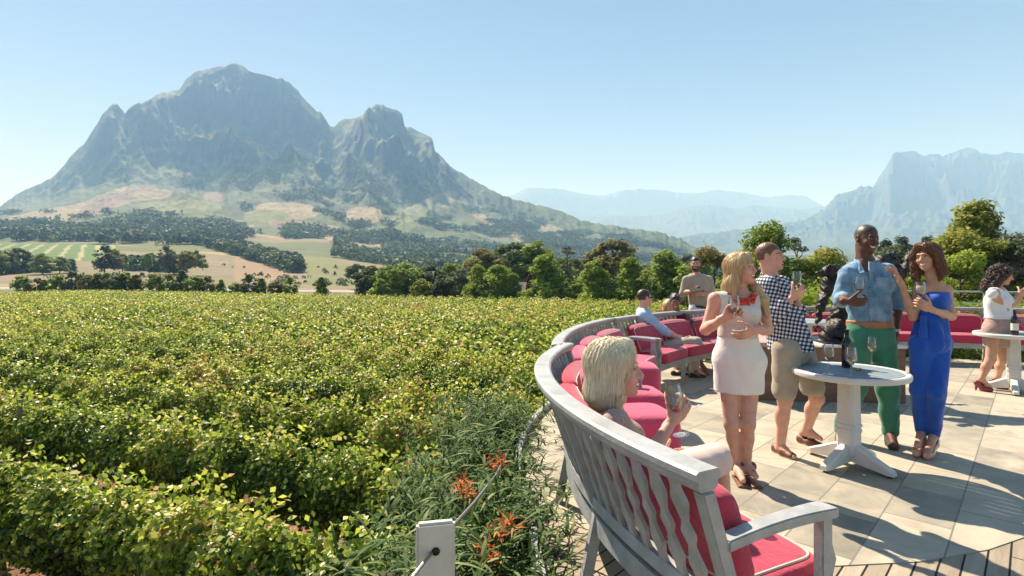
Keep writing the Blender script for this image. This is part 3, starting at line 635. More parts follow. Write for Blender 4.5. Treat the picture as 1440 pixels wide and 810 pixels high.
# one big platform: circle towards the vines, straight towards and past the camera
outer = arc(cx0, cy0, 5.84, R_(62), R_(181), 70)
plat = [(16,-4),(16,9.3)]+outer+[(.13,3.4),(.16,2.7),(.21,1.8),(.23,.9),(.23,-4)]
def deckmat(name, brick):
    m, nt, ns, ln, b = new_mat(name); tc = N(nt, 'ShaderNodeTexCoord'); mp = N(nt, 'ShaderNodeMapping'); mp.inputs['Rotation'].default_value = (0,0,R_(-46))
    ln.new(tc.outputs['Object'], mp.inputs['Vector'])
    n = N(nt, 'ShaderNodeTexNoise', Scale=3.2, Detail=9, Roughness=.62, Distortion=.6); ln.new(mp.outputs[0], n.inputs['Vector'])
    n2 = N(nt, 'ShaderNodeTexNoise', Scale=38, Detail=6, Roughness=.7); ln.new(mp.outputs[0], n2.inputs['Vector'])
    bt = N(nt, 'ShaderNodeTexBrick'); ln.new(mp.outputs[0], bt.inputs['Vector'])
    bt.inputs['Scale'].default_value = 1
    if brick:
        bt.offset = .37; bt.inputs['Brick Width'].default_value = .58; bt.inputs['Row Height'].default_value = .34; bt.inputs['Mortar Size'].default_value = .0045
        bt.inputs['Color1'].default_value = (.0,.0,.0,1); bt.inputs['Color2'].default_value = (1,1,1,1); bt.inputs['Mortar'].default_value = (.5,.5,.5,1)
        r = ramp(nt, [(.0,(.16,.155,.12)),(.25,(.29,.265,.21)),(.5,(.47,.42,.325)),(.72,(.38,.34,.26)),(1,(.21,.21,.18))])
        ad = N(nt, 'ShaderNodeMath', operation='MULTIPLY_ADD'); ln.new(n.outputs['Fac'], ad.inputs[0]); ad.inputs[1].default_value = .9
        sm = N(nt, 'ShaderNodeMath', operation='MULTIPLY_ADD'); ln.new(bt.outputs['Color'], sm.inputs[0]); sm.inputs[1].default_value = .62; sm.inputs[2].default_value = -.22; ln.new(sm.outputs[0], ad.inputs[2])
        joint = (.20,.19,.165,1)
    else:
        bt.offset = .5; bt.inputs['Brick Width'].default_value = 2.6; bt.inputs['Row Height'].default_value = .088; bt.inputs['Mortar Size'].default_value = .005
        bt.inputs['Color1'].default_value = (.0,.0,.0,1); bt.inputs['Color2'].default_value = (1,1,1,1); bt.inputs['Mortar'].default_value = (.5,.5,.5,1)
        mp2 = N(nt, 'ShaderNodeMapping'); mp2.inputs['Scale'].default_value = (.12,1,1); ln.new(mp.outputs[0], mp2.inputs['Vector']); n.inputs['Scale'].default_value = 14; ln.new(mp2.outputs[0], n.inputs['Vector'])
        r = ramp(nt, [(0,(.21,.17,.12)),(.5,(.36,.30,.22)),(1,(.48,.41,.31))])
        ad = N(nt, 'ShaderNodeMath', operation='MULTIPLY_ADD'); ln.new(n.outputs['Fac'], ad.inputs[0]); ad.inputs[1].default_value = .8
        sm = N(nt, 'ShaderNodeMath', operation='MULTIPLY_ADD'); ln.new(bt.outputs['Color'], sm.inputs[0]); sm.inputs[1].default_value = .4; sm.inputs[2].default_value = -.1; ln.new(sm.outputs[0], ad.inputs[2])
        joint = (.012,.010,.008,1)
    ln.new(ad.outputs[0], r.inputs['Fac'])
    mx = N(nt, 'ShaderNodeMix', data_type='RGBA'); ln.new(bt.outputs['Fac'], mx.inputs[0]); ln.new(r.outputs[0], mx.inputs[6]); mx.inputs[7].default_value = joint
    ln.new(mx.outputs[2], b.inputs['Base Color']); b.inputs['Roughness'].default_value = .7; b.inputs['Specular IOR Level'].default_value = .3
    h = N(nt, 'ShaderNodeMath', operation='MULTIPLY_ADD'); ln.new(n2.outputs['Fac'], h.inputs[0]); h.inputs[1].default_value = .35
    h2 = N(nt, 'ShaderNodeMath', operation='MULTIPLY_ADD'); ln.new(n.outputs['Fac'], h2.inputs[0]); h2.inputs[1].default_value = 1.6; ln.new(bt.outputs['Fac'], h2.inputs[2])
    neg = N(nt, 'ShaderNodeMath', operation='MULTIPLY'); ln.new(bt.outputs['Fac'], neg.inputs[0]); neg.inputs[1].default_value = -1.0
    ln.new(neg.outputs[0], h2.inputs[2]); ln.new(h2.outputs[0], h.inputs[2])
    bp = N(nt, 'ShaderNodeBump', Strength=.55, Distance=.006 if brick else .008); ln.new(h.outputs[0], bp.inputs['Height']); ln.new(bp.outputs[0], b.inputs['Normal'])
    return m
M_SLATE = deckmat('slate_paving', True); M_DECK = deckmat('timber_decking', False)
M_WALL = simple('rendered_wall', (.48,.46,.40), (.38,.36,.31), .85, 5, .3)
MB().prism(plat, -3.3, -.02).build('terrace_base', M_WALL, kind='structure')
MB().prism(plat, -.018, 0).build('timber_deck', M_DECK, kind='structure')
edge = [(.30,2.60),(.9,2.66),(1.56,2.76),(2.12,2.81),(2.58,2.93),(2.91,3.07),(3.4,3.36),(3.9,3.75),(4.3,4.2),(6,6.5),(9.5,7.8),(15.9,7.9)]
edge = [(.16,3.38),(.55,3.08),(1.0,2.86),(1.56,2.76),(2.12,2.81),(2.58,2.93),(2.91,3.07),(3.4,3.30),(4.2,3.62),(5.4,3.9),(7,4.1),(9.5,4.2),(15.9,4.2)]
pave = edge+[(15.9,9.2)]+arc(cx0, cy0, 5.80, R_(62), R_(181), 60)+[(.14,3.42)]
MB().prism(pave, -.015, .005).build('slate_paving', M_SLATE, kind='structure')
# kerb between the deck and the border of plants
def sweep_arc(prof, r0, a0, a1, n, cx=0, cy=0, z=0):
    """profile [(dr, dz)] carried along an arc; dr is added to the radius"""
    V = []; m = len(prof)
    for a in np.linspace(a0, a1, n):
        for dr, dz in prof: V.append((cx+(r0+dr)*math.cos(a), cy+(r0+dr)*math.sin(a), z+dz))
    Fs = [(i*m+j, i*m+(j+1)%m, (i+1)*m+(j+1)%m, (i+1)*m+j) for i in range(n-1) for j in range(m)]
    Fs += [tuple(range(m-1,-1,-1)), tuple((n-1)*m+j for j in range(m))]
    return V, Fs
M_WHITE = simple('white_paint', (.70,.69,.65), (.60,.59,.55), .5, 6, .15, 30, spec=.4)
M_GREY = simple('weathered_white_paint', (.44,.45,.445), (.27,.29,.29), .5, 9, .25, 60, spec=.45)
M_TOP = simple('blue_grey_paint', (.27,.33,.37), (.19,.24,.28), .6, 10, .2, 50, spec=.5)
ln_ = arc(cx0, cy0, 5.86, R_(150), R_(181), 40)+[(.105,3.4),(.135,2.7),(.185,1.8),(.205,.9),(.205,-3)]
V = []
for i, (x, y) in enumerate(ln_):
    t = nrm(np.array(ln_[min(i+1,len(ln_)-1)])-np.array(ln_[max(i-1,0)])); nx, ny = -t[1], t[0]
    for o_, z in ((-.022,-.3),(.022,-.3),(.022,.06),(-.022,.06)): V.append((x+nx*o_, y+ny*o_, z))
k_ = len(ln_); MB().add(V, [(i*4+j, i*4+(j+1)%4, i*4+4+(j+1)%4, i*4+4+j) for i in range(k_-1) for j in range(4)]+[(3,2,1,0),tuple(4*(k_-1)+j for j in range(4))]).build('kerb', M_GREY, kind='structure')
def edge_x(y): return float(np.interp(y, [-3,.9,1.8,2.7,3.4,4.0], [.205,.205,.185,.135,.105,.06])) if y < 4 else cx0-math.sqrt(5.86**2-(y-cy0)**2)

# ------------------------------------------------------------------ benches
M_RED = simple('red_cushion_fabric', (.50,.040,.085), (.40,.03,.065), .85, 3, 1.0, 16, sheen=.3, spec=.2)
M_PINK = simple('sun_faded_pink_fabric', (.56,.085,.17), (.47,.06,.13), .85, 3, 1.0, 16, sheen=.3, spec=.2)  # pinker, slightly lighter version of the red cushion fabric
M_PIPE = simple('cream_piping', (.62,.50,.40), None, .8)
RB = 5.72
def pl(r, a, z): return ((r)*math.cos(a)-RB, r*math.sin(a), z)
def cushion(name, a0, a1, r0, r1, z0, z1, mat, parent, lean=0., pw=9, n=18, crown=.02):
    """soft rounded block between two angles and two radii; lean shifts the radius with the height"""
    V = []; ex = 2/pw
    def f(t): return math.copysign(abs(t)**ex, t)
    Fs = []
    for i in range(n+1):
        u = -math.pi/2+math.pi*i/n
        for j in range(2*n):
            v = math.pi*j/n
            x = f(math.cos(u))*f(math.cos(v)); y = f(math.cos(u))*f(math.sin(v)); z = f(math.sin(u))
            a = (a0+a1)/2+(a1-a0)/2*y; hh = z0+(z1-z0)*(z+1)/2+crown*(1-x*x)*(1-y*y)*(z > 0)
            r = (r0+r1)/2+(r1-r0)/2*x+lean*(hh-z0)+(crown*(1-y*y)*(1-z*z)*(-1 if x < 0 else 0) if lean else 0)
            V.append(pl(r, a, hh))
    for i in range(n):
        for j in range(2*n): Fs.append((i*2*n+j, i*2*n+(j+1)%(2*n), (i+1)*2*n+(j+1)%(2*n), (i+1)*2*n+j))
    m = MB(); m.add(V, Fs); o = m.build(name, mat, parent, True)
    p = MB(); pts = []
    def surf(x, y, z):
        a = (a0+a1)/2+(a1-a0)/2*y; hh = z0+(z1-z0)*(z+1)/2+crown*(1-x*x)*(1-y*y)*(z > 0)
        return pl((r0+r1)/2+(r1-r0)/2*x+lean*(hh-z0)+(crown*(1-y*y)*(1-z*z)*(-1 if x < 0 else 0) if lean else 0), a, hh)
    for q in range(49):
        v = 2*math.pi*q/48
        if not lean: u = .80; pts.append(surf(f(math.cos(u))*f(math.cos(v)), f(math.cos(u))*f(math.sin(v)), f(math.sin(u))))
        else: k_ = f(math.cos(.8)); pts.append(surf(-f(math.sin(.8)), k_*f(math.cos(v)), k_*f(math.sin(v))))
    p.tube(pts, .0055, 6, False); p.build('piping', M_PIPE, o, True)
    return o
def make_bench(label, half, cm=M_RED, fat=False, ncush=3):
    b = empty('curved_bench', (0,0,0), 0, label, 'bench', 'curved benches round the rim of the terrace')
    a0, a1 = -half, half; n = 40
    # top rail with a moulded section, overhanging outwards
    m = MB(); m.add(*sweep_arc([(-.042,.874),(-.026,.858),(.028,.858),(.038,.870),(.038,.888),(.049,.895),(.049,.914),(.038,.922),(-.042,.922),(-.053,.914),(-.053,.895),(-.042,.888)], RB, a0, a1, n)); 
    m.v = [(x-RB,y,z) for x,y,z in m.v]; m.build('top_rail', M_GREY, b)
    m = MB(); m.add(*sweep_arc([(-.03,0),(.02,0),(.02,.055),(-.03,.055)], RB-.155, a0+.01, a1-.01, n, 0, 0, .40)); m.v = [(x-RB,y,z) for x,y,z in m.v]; m.build('lower_rail', M_GREY, b)
    m = MB(); m.add(*sweep_arc([(-.018,0),(.018,0),(.018,.09),(-.018,.09)], RB-.17, a0+.01, a1-.01, n, 0, 0, .27)); m.v = [(x-RB,y,z) for x,y,z in m.v]; m.build('seat_rail', M_GREY, b)
    m = MB(); m.add(*sweep_arc([(-.016,0),(.016,0),(.016,.085),(-.016,.085)], RB-.60, a0+.01, a1-.01, n, 0, 0, .275)); m.v = [(x-RB,y,z) for x,y,z in m.v]; m.build('seat_rail', M_GREY, b)
    m = MB()
    for q in range(8): m.add(*sweep_arc([(-.024,0),(.024,0),(.024,.018),(-.024,.018)], RB-.205-q*.06, a0+.012, a1-.012, 24, 0, 0, .345))
    m.v = [(x-RB,y,z) for x,y,z in m.v]; m.build('seat_boards', M_GREY, b)
    def rz(z): return RB-.165+(z-.40)*.34                          # lean of the back
    posts = [a0+.008, (a0*2+a1)/3, (a0+a1*2)/3, a1-.008]
    for a in posts:                                                  # back posts run into rear legs
        m = MB(); V = []
        for z, dr in ((0,RB-.10),(.36,RB-.175),(.44,rz(.44)),(.85,rz(.85))):
            for du, dv in ((-.026,-.022),(.026,-.022),(.026,.022),(-.026,.022)): V.append(pl(dr+du, a+dv/RB, z))
        Fs = [(i*4+j, i*4+(j+1)%4, i*4+4+(j+1)%4, i*4+4+j) for i in range(3) for j in range(4)]+[(3,2,1,0),(12,13,14,15)]
        m.add(V, Fs); m.build('back_post', M_GREY, b, bevel=.004)
        m = MB(); V = []
        end = a in (posts[0], posts[-1])
        prof = ((0,.024),(.34,.030),(.45,.030),(.50,.050),(.56,.026),(.66,.026)) if end else ((0,.024),(.28,.03))
        for z, wd in prof:
            for du, dv in ((-wd,-.022),(wd if z<.4 else .03,-.022),(wd if z<.4 else .03,.022),(-wd,.022)): V.append(pl(RB-.59+du, a+dv/RB, z))
        k = len(prof); Fs = [(i*4+j, i*4+(j+1)%4, i*4+4+(j+1)%4, i*4+4+j) for i in range(k-1) for j in range(4)]+[(3,2,1,0),tuple(4*(k-1)+j for j in range(4))]
        m.add(V, Fs); m.build('leg', M_GREY, b, bevel=.004)
        if end:
            m = MB(); V = []
            rs = np.linspace(rz(.68)-.02, RB-.62, 9)
            for i, r in enumerate(rs):
                t = i/8; zz = .672+.012*math.sin(t*3.1); wd = .03+.018*t**2
                for dz, dv in ((-.018,-wd),(-.018,wd),(.018,wd),(.018,-wd)): V.append(pl(r, a+dv/RB, zz+dz))
            Fs = [(i*4+j, i*4+(j+1)%4, i*4+4+(j+1)%4, i*4+4+j) for i in range(8) for j in range(4)]+[(3,2,1,0),(32,33,34,35)]
            m.add(V, Fs); m.build('armrest', M_GREY, b, bevel=.005)
    # fretwork slats
    ns_ = int((a1-a0)*RB/.105)
    vv = np.linspace(0, 1, 37)
    def wid(v):
        s = abs(v-.5)*2
        w_ = .016+.017*math.exp(-((s-.58)/.17)**2)+.012*math.exp(-(s/.10)**2)-.006*math.exp(-((s-.22)/.07)**2)+.008*max(0,(s-.86)/.14)
        return w_
    for i in range(ns_):
        a = a0+(a1-a0)*(i+.5)/ns_
        if min(abs(a-p) for p in posts) < .055/RB: continue
        V = []
        for v in vv:
            z = .452+v*.40; r = rz(z)
            for du, s in ((-.009,-1),(-.009,1),(.009,1),(.009,-1)): V.append(pl(r+du, a+s*wid(v)/RB, z))
        k = len(vv); Fs = [(q*4+j, q*4+(j+1)%4, q*4+4+(j+1)%4, q*4+4+j) for q in range(k-1) for j in range(4)]+[(3,2,1,0),tuple(4*(k-1)+j for j in range(4))]
        MB().add(V, Fs).build('slat', M_GREY, b)
    for i in range(ncush):
        q0 = a0+.02+(a1-a0-.04)*i/ncush+.002; q1 = a0+.02+(a1-a0-.04)*(i+1)/ncush-.002
        cushion('seat_cushion', q0, q1, RB-.675, RB-.19, .366, .475 if not fat else .50, cm, b)
        cushion('back_cushion', q0, q1, RB-.33, RB-.215, .46, .80, cm, b, lean=.34, crown=.03)
    return b
HALF = R_(14.2)
RB = 3.37
benchA = make_bench('nearest curved white bench, seen from behind, on which the woman with the blonde bob sits', R_(25.9))
def put(b, deg, dr=0, lab=None):
    a = R_(deg); b.location = (cx0+(RB+dr)*math.cos(a), cy0+(RB+dr)*math.sin(a), 0); b.rotation_euler = (0,0,a)
    if lab: b['label'] = lab
    return b
benchA.location = (.185,3.05,0); benchA.rotation_euler.z = R_(182.1)
o = cushion('scatter_cushion', -.20, -.09, RB-.44, RB-.34, .50, .86, M_PINK, None, lean=.30, crown=.035)
o.location = benchA.location; o.rotation_euler = benchA.rotation_euler; tag(o, 'square bright pink scatter cushion leaning on the bench back behind the blonde woman', 'cushion')
o.children[0].name = 'piping'; RB = 5.72
proto_b = make_bench('', HALF, M_PINK, True)
labs = [(161.0,-.18,'curved bench with pink cushions on which the man in the blue shirt sits'),(131.5,-.22,'curved bench in front of the standing man in the beige shirt'),(101.5,-.05,'red cushioned bench behind the bronze sculpture, in front of the low hedge'),(72.5,.0,'red cushioned bench between the woman in blue and the curly-haired woman'),(44,.0,'bench at the right edge behind the curly-haired woman')]
for i, (dg, dr, lb) in enumerate(labs):
    b = proto_b if i == 0 else copy_tree(proto_b); put(b, dg, dr, lb)
    if dg < 110:
        for c in b.children:
            if 'cushion' in c.name:
                if i == 2: c.data = c.data.copy() if False else c.data
# the back benches wear the deeper red
for o in [o for o in C.objects if o.parent and o.parent.get('label') in (labs[2][2], labs[3][2], labs[4][2], labs[1][2]) and 'cushion' in o.name]:
    o.material_slots[0].link = 'OBJECT'; o.material_slots[0].material = M_RED
# loose pink bolsters standing on the near bench and pink pouffes along it
def pouffe(px, pyt_, d, wx, wy, z0, z1, rz, label):
    z = z1; x = (px-720)/F_PX*d
    m = MB(); n = 16; V = []; Fs = []
    def f(t, e=.36): return math.copysign(abs(t)**e, t)
    for i in range(n+1):
        u = -math.pi/2+math.pi*i/n
        for j in range(2*n):
            v = math.pi*j/n; xx = f(math.cos(u))*f(math.cos(v)); yy = f(math.cos(u))*f(math.sin(v)); zz = f(math.sin(u))
            V.append((xx*wx/2, yy*wy/2, (z0+z1)/2+(z1-z0)/2*zz))
    for i in range(n):
        for j in range(2*n): Fs.append((i*2*n+j, i*2*n+(j+1)%(2*n), (i+1)*2*n+(j+1)%(2*n), (i+1)*2*n+j))
    e = empty('pouffe', (x, d, 0), rz, label, 'pouffe', 'pink upholstered pouffes along the bench')
    m.add(V, Fs); m.build('seat', M_PINK, e, True)
    for sx in (-1,1):
        for sy in (-1,1): MB().box((sx*(wx/2-.05), sy*(wy/2-.05), z0/2), (.045,.045,z0), 0).build('leg', M_WHITE, e)
pouffe(897, 575, 3.55, .46, .44, .22, .62, .15, 'pink padded block seat nearest the seated blonde woman')
pouffe(893, 540, 4.25, .44, .42, .22, .60, .05, 'pink padded block seat behind the blonde woman\'s chin, second in the row')
pouffe(893, 505, 5.35, .46, .44, .22, .62, -.1, 'pink padded block seat with rolled top, just before the man in the blue shirt')
# scatter cushion against the bench back

# ------------------------------------------------------------- bistro tables
def make_table(label, h=.75, r=.405):
    t = empty('bistro_table', (0,0,0), 0, label, 'table', 'round pedestal tables')
    MB().lathe([(r-.045,h-.004),(r-.012,h),(r-.002,h-.008),(r,h-.022),(r-.006,h-.042),(r-.03,h-.05),(r-.045,h-.05),(r-.045,h-.004)], n=64, cap=False).build('rim', M_WHITE, t, True)
    m = MB(); rr = r-.05; k = 9; wd = 2*rr/k                          # planks cut to the circle
    for i in range(k):
        x0 = -rr+i*wd+.0022; x1 = -rr+(i+1)*wd-.0022
        xs = np.linspace(x0, x1, 5); top = [(x, math.sqrt(max(0, rr*rr-x*x))) for x in xs]
        poly = top[::-1]+[(x, -y) for x, y in top]
        poly = [(x, y) for x, y in poly]
        m.prism(poly, h-.028, h-.003)
    o = m.build('tabletop', M_TOP, t, bevel=.0015); o.rotation_euler.z = R_(38)
    MB().box((0,0,h-.062), (.34,.10,.022), R_(10)).box((0,0,h-.0625), (.10,.34,.021), R_(10)).build('bearer', M_WHITE, t)
    m = MB(); V = []; prof = [(.10,.056),(.14,.066),(.20,.070),(.27,.070),(.275,.076),(.295,.076),(.30,.070),(.312,.070),(.317,.077),(.333,.077),(.338,.070),(.5,.066),(h-.075,.064)]
    for z, w_ in prof:
        for j in range(8):
            q = (j//2)*math.pi/2+math.pi/4+(-.17 if j%2 == 0 else .17)+R_(28); V.append((w_*1.18*math.cos(q), w_*1.18*math.sin(q), z))
    k = len(prof); Fs = [(i*8+j, i*8+(j+1)%8, i*8+8+(j+1)%8, i*8+8+j) for i in range(k-1) for j in range(8)]+[tuple(range(7,-1,-1)), tuple(8*(k-1)+j for j in range(8))]
    m.add(V, Fs); m.build('column', M_WHITE, t)
    for q in range(4):
        a = R_(28)+q*math.pi/2; ca, sa = math.cos(a), math.sin(a); m = MB(); V = []
        for s, zt, zb, w_ in ((.03,.19,.05,.034),(.10,.165,.045,.036),(.20,.115,.035,.036),(.29,.075,.022,.034),(.33,.055,.022,.026)):
            for sg, z in ((-1,zb),(1,zb),(1,zt-.012),(.7,zt),(-.7,zt),(-1,zt-.012)): V.append((s*ca-sg*w_*sa, s*sa+sg*w_*ca, z))
        Fs = [(i*6+j, i*6+(j+1)%6, i*6+6+(j+1)%6, i*6+6+j) for i in range(4) for j in range(6)]+[(5,4,3,2,1,0),tuple(24+j for j in range(6))]
        m.add(V, Fs); f_ = m.build('foot', M_WHITE, t)
        MB().lathe([(.012,0.005),(.017,.008),(.017,.014),(.006,.016),(.006,.04)], (.295*ca,.295*sa,0), 12).build('levelling_screw', M_DARKM, f_)
    return t
M_DARKM = simple('dark_metal', (.04,.035,.03), None, .4, metal=1)
tab = make_table('round white pedestal table with blue-grey slatted top in the middle of the standing group'); tab.location = (2.63, 4.22, 0)
TAB = np.array([2.63,4.22,.75])
t2 = copy_tree(tab); t2['label'] = 'round white pedestal table at the right edge beside the curly-haired woman'; t2.location = (6.36, 6.85, 0); t2.rotation_euler.z = .4
TAB2 = np.array([6.36,6.85,.75])
t3 = copy_tree(tab); t3['label'] = 'white pedestal table half hidden behind the checked-shirt man, in front of the red bench'; t3.location = (4.75, 8.7, 0); t3.rotation_euler.z = .2

# ------------------------------------------------------------------ glassware
def glassmat():
    m, nt, ns, ln, b = new_mat('clear_glass'); tr = N(nt, 'ShaderNodeBsdfTransparent'); tr.inputs[0].default_value = (.93,.95,.95,1)
    gl = N(nt, 'ShaderNodeBsdfGlossy', Roughness=.02); gl.inputs[0].default_value = (1,1,1,1)
    fr = N(nt, 'ShaderNodeFresnel', IOR=1.5); ma = N(nt, 'ShaderNodeMath', operation='MULTIPLY_ADD', use_clamp=True); ln.new(fr.outputs[0], ma.inputs[0]); ma.inputs[1].default_value = .8; ma.inputs[2].default_value = .01
    mx = N(nt, 'ShaderNodeMixShader'); ln.new(ma.outputs[0], mx.inputs[0]); ln.new(tr.outputs[0], mx.inputs[1]); ln.new(gl.outputs[0], mx.inputs[2]); ln.new(mx.outputs[0], ns['Material Output'].inputs['Surface']); return m
M_GLASS = glassmat()
def winemat(name, c, r=.05):
    m, nt, ns, ln, b = new_mat(name); b.inputs['Base Color'].default_value = (*c,1); b.inputs['Roughness'].default_value = r; b.inputs['Transmission Weight'].default_value = .75; b.inputs['IOR'].default_value = 1.33; return m
M_WINE = winemat('red_wine', (.22,.01,.03)); M_WHITEW = winemat('white_wine', (.86,.83,.50)); M_ROSE = winemat('rose_wine', (.85,.35,.30))
def make_glass(p, label, wine=None, level=.35, tilt=None, s=1.0, group='wine glasses'):
    e = empty('wine_glass', p, 0, label, 'wine glass', group); e.scale = (s,s,s)
    if tilt: e.rotation_euler = tilt
    bowl = [(.004,.088),(.012,.092),(.024,.105),(.033,.122),(.0375,.142),(.037,.165),(.033,.190),(.029,.212)]
    MB().lathe([(.034,.0),(.0345,.0018),(.02,.004),(.007,.008),(.0038,.02),(.0035,.05),(.004,.086),(.010,.091)], n=24).build('stem', M_GLASS, e, True)
    MB().lathe(bowl+[(r-.0012, z) for r, z in bowl[::-1]][:-1]+[(.001,.092)], n=28, cap=False).build('bowl', M_GLASS, e, True)
    if wine:
        zs = .094+level*.09; pr = [(r-.0018, z+.002) for r, z in bowl if z < zs]; rt = np.interp(zs, [z for r, z in bowl], [r for r, z in bowl])-.0018
        MB().lathe(pr+[(rt, zs)], n=24).build('wine', wine, e, True)
    return e
M_BOT = simple('dark_green_bottle_glass', (.008,.012,.008), None, .08, spec=.7)
M_LABEL = simple('paper_label', (.10,.10,.11), (.06,.06,.07), .7, 20); M_LABW = simple('white_paper_label', (.75,.74,.70), (.66,.65,.6), .7, 20); M_FOIL = simple('black_foil', (.03,.025,.03), None, .35, metal=.6)
def make_bottle(p, label, lab):
    e = empty('wine_bottle', p, 0, label, 'bottle', 'wine bottles on the tables')
    MB().lathe([(.030,0),(.0365,.003),(.0375,.01),(.0375,.185),(.035,.205),(.026,.225),(.017,.24),(.0145,.255),(.0142,.29),(.016,.292),(.016,.30),(.0135,.302)], n=28).build('body', M_BOT, e, True)
    MB().lathe([(.0381,.06),(.0381,.145)], n=28, cap=False).build('label', lab, e, True)
    MB().lathe([(.0152,.25),(.0150,.288),(.0166,.291),(.0166,.303),(.002,.3045)], n=20, cap=False).build('capsule', M_FOIL, e, True)
    return e
def ontab(px, py, d=None, T=TAB):
    d = (CAMH-T[2])*F_PX/(py-HOR); return ((px-720)/F_PX*d, d, T[2]-.002)
make_glass(ontab(1165,526), 'glass with a little red wine at the left of the central table', M_WINE, .22, s=1.08)
make_bottle(ontab(1191,516), 'dark wine bottle standing on the central table among three glasses', M_LABEL)
make_glass(ontab(1197,531), 'glass of white wine at the front of the central table beside the bottle', M_WHITEW, .40, s=1.05)
make_glass(ontab(1226,510), 'half full glass of white wine at the back of the central table', M_WHITEW, .55, s=1.05)
M_CORK = simple('cork', (.42,.27,.14), (.30,.18,.09), .9, 60, .4)
o = MB().tube([(-.022,0,.011),(.022,0,.011)], .011, 12).build('cork', M_CORK, None, True); o.location = ontab(1207,521); o.rotation_euler.z = .3; tag(o, 'small tan cork lying beside the wine bottle', 'cork')
make_glass(ontab(1415,468,T=TAB2), 'glass of red wine on the right-hand table', M_WINE, .45, s=1.1)
make_bottle(ontab(1427,471,T=TAB2), 'dark wine bottle with white paper label on the right-hand table', M_LABW)
make_glass(ontab(1439,469,T=TAB2), 'empty wine glass at the right edge of the right-hand table', None)

# --------------------------------------------------------- plinth and railing
M_CORT = simple('brown_timber_box', (.235,.13,.08), (.15,.085,.055), .75, 5, .3, 40, stretch=(1,1,4))
M_PINKTOP = simple('pinkish_stone', (.50,.33,.29), (.40,.26,.22), .7, 8, .2)
PLX, PLY = 3.72, 6.75
pe = empty('plinth', (PLX, PLY, 0), R_(-6), 'brown box plinth carrying the bronze sculpture', 'plinth')
m = MB(); m.box((0,0,.32), (1.72,.9,.64)); m.build('box', M_CORT, pe, bevel=.006)
MB().box((-.52,0,.665), (.72,.94,.05)).build('stone_slab', M_PINKTOP, pe, bevel=.004)
MB().box((.40,0,.655), (.94,.94,.03)).build('lid', M_WHITE, pe, bevel=.004)
MB().box((.40,0,.676), (.80,.80,.012)).build('dark_sheet', M_DARKM, pe)  # thin dark sheet laid on the lid in place of a recess
M_RAILG = simple('pale_green_railing_paint', (.42,.52,.46), (.34,.44,.39), .5, 20)
re_ = empty('railing', (0,0,0), 0, 'pale green metal railing behind the benches at the right', 'railing')
for k_ in (0,1,2):
    m = MB(); m.tube([(cx0+6.45*math.cos(a), cy0+6.45*math.sin(a), (1.17,.95,.72)[k_]) for a in np.linspace(R_(88), R_(35), 30)], .016 if k_ == 0 else .008, 8); m.build('rail', M_RAILG, re_, True)
for a in np.linspace(R_(87), R_(36), 8):
    MB().tube([(cx0+6.45*math.cos(a), cy0+6.45*math.sin(a), -.5),(cx0+6.45*math.cos(a), cy0+6.45*math.sin(a), 1.19)], .02, 8).build('post', M_RAILG, re_, True)

# cable balustrade post in front
M_STEEL = simple('steel_cable', (.45,.45,.43), (.2,.2,.2), .35, 300, .3, metal=.9)
be = empty('balustrade_post', (-.235, 1.66, -.1), R_(12), 'white flat post with a steel cable through it at the bottom of the picture', 'post')
MB().box((0,0,.40), (.118,.03,.88)).build('board', simple('cream_painted_board', (.66,.64,.54), (.58,.56,.47), .5, 12, .15, 40), be, bevel=.008)
MB().lathe([(.011,-.004),(.013,0),(.011,.004),(.006,.006)], (0,0,0), 16).build('grommet', M_DARKM, be, True).matrix_local = Matrix.Translation((0,-.017,.755)) @ Matrix.Rotation(R_(90),4,'X')
m = MB(); m.tube([(-.60,.62,.53),(-.237,1.66,.655)], .0055, 8); m.build('cable', M_STEEL, None, True, label='thin steel cable running down from the cream post to the bottom of the picture', cat='cable')
m = MB(); pts = [P(605,762,1.7)*0+np.array([-.232,1.70,.655]), np.array([-.16,2.2,.56]), np.array([-.09,3.0,.38]), np.array([-.02,4.2,.14])]
m.tube(pts, .007, 8); m.build('cable', M_STEEL, None, True, label='thick steel cable running from the cream post through the border plants', cat='cable')

# border plants: strappy grey-green leaves with orange flowers
M_STRAP = leafmat('strappy_leaves', [(0,(.015,.038,.012)),(.5,(.045,.10,.024)),(.8,(.12,.19,.05)),(1,(.27,.31,.14))], .25)
M_FLOWER = leafmat('orange_petals', [(0,(.30,.06,.025)),(.5,(.50,.14,.04)),(1,(.62,.36,.10))], .3)
def ribbons(n, rg, L, w_, spread, up, tint, h0=0, origin=None, seg=5, rad=.05):
    a = rg.uniform(0, 6.283, n); el = rg.uniform(up[0], up[1], n); l = L*rg.uniform(.6,1.2,n)
    d = np.stack([np.cos(a)*np.cos(el), np.sin(a)*np.cos(el), np.sin(el)],1)
    p0 = np.stack([rg.normal(0,rad,n), rg.normal(0,rad,n), h0+rg.uniform(0,.06,n)],1) if origin is None else origin
    s = np.cross(d, [0,0,1.]); s /= np.linalg.norm(s,axis=1)[:,None]+1e-9
    V = []; 
    for k in range(seg+1):
        t = k/seg; c = p0+d*(l*t)[:,None]; c[:,2] -= l*t*t*spread; wk = w_*(1-t**2.2)*(.6+.8*min(1,t*3))+.0004
        V += [c-s*wk, c+s*wk]
    V = np.stack(V,1); b = np.arange(n)[:,None,None]*(2*seg+2); f_ = np.array([[2*k,2*k+1,2*k+3,2*k+2] for k in range(seg)])
    return V.reshape(-1,3), (b+f_[None]).reshape(-1,4), np.repeat(tint, 2*seg+2)
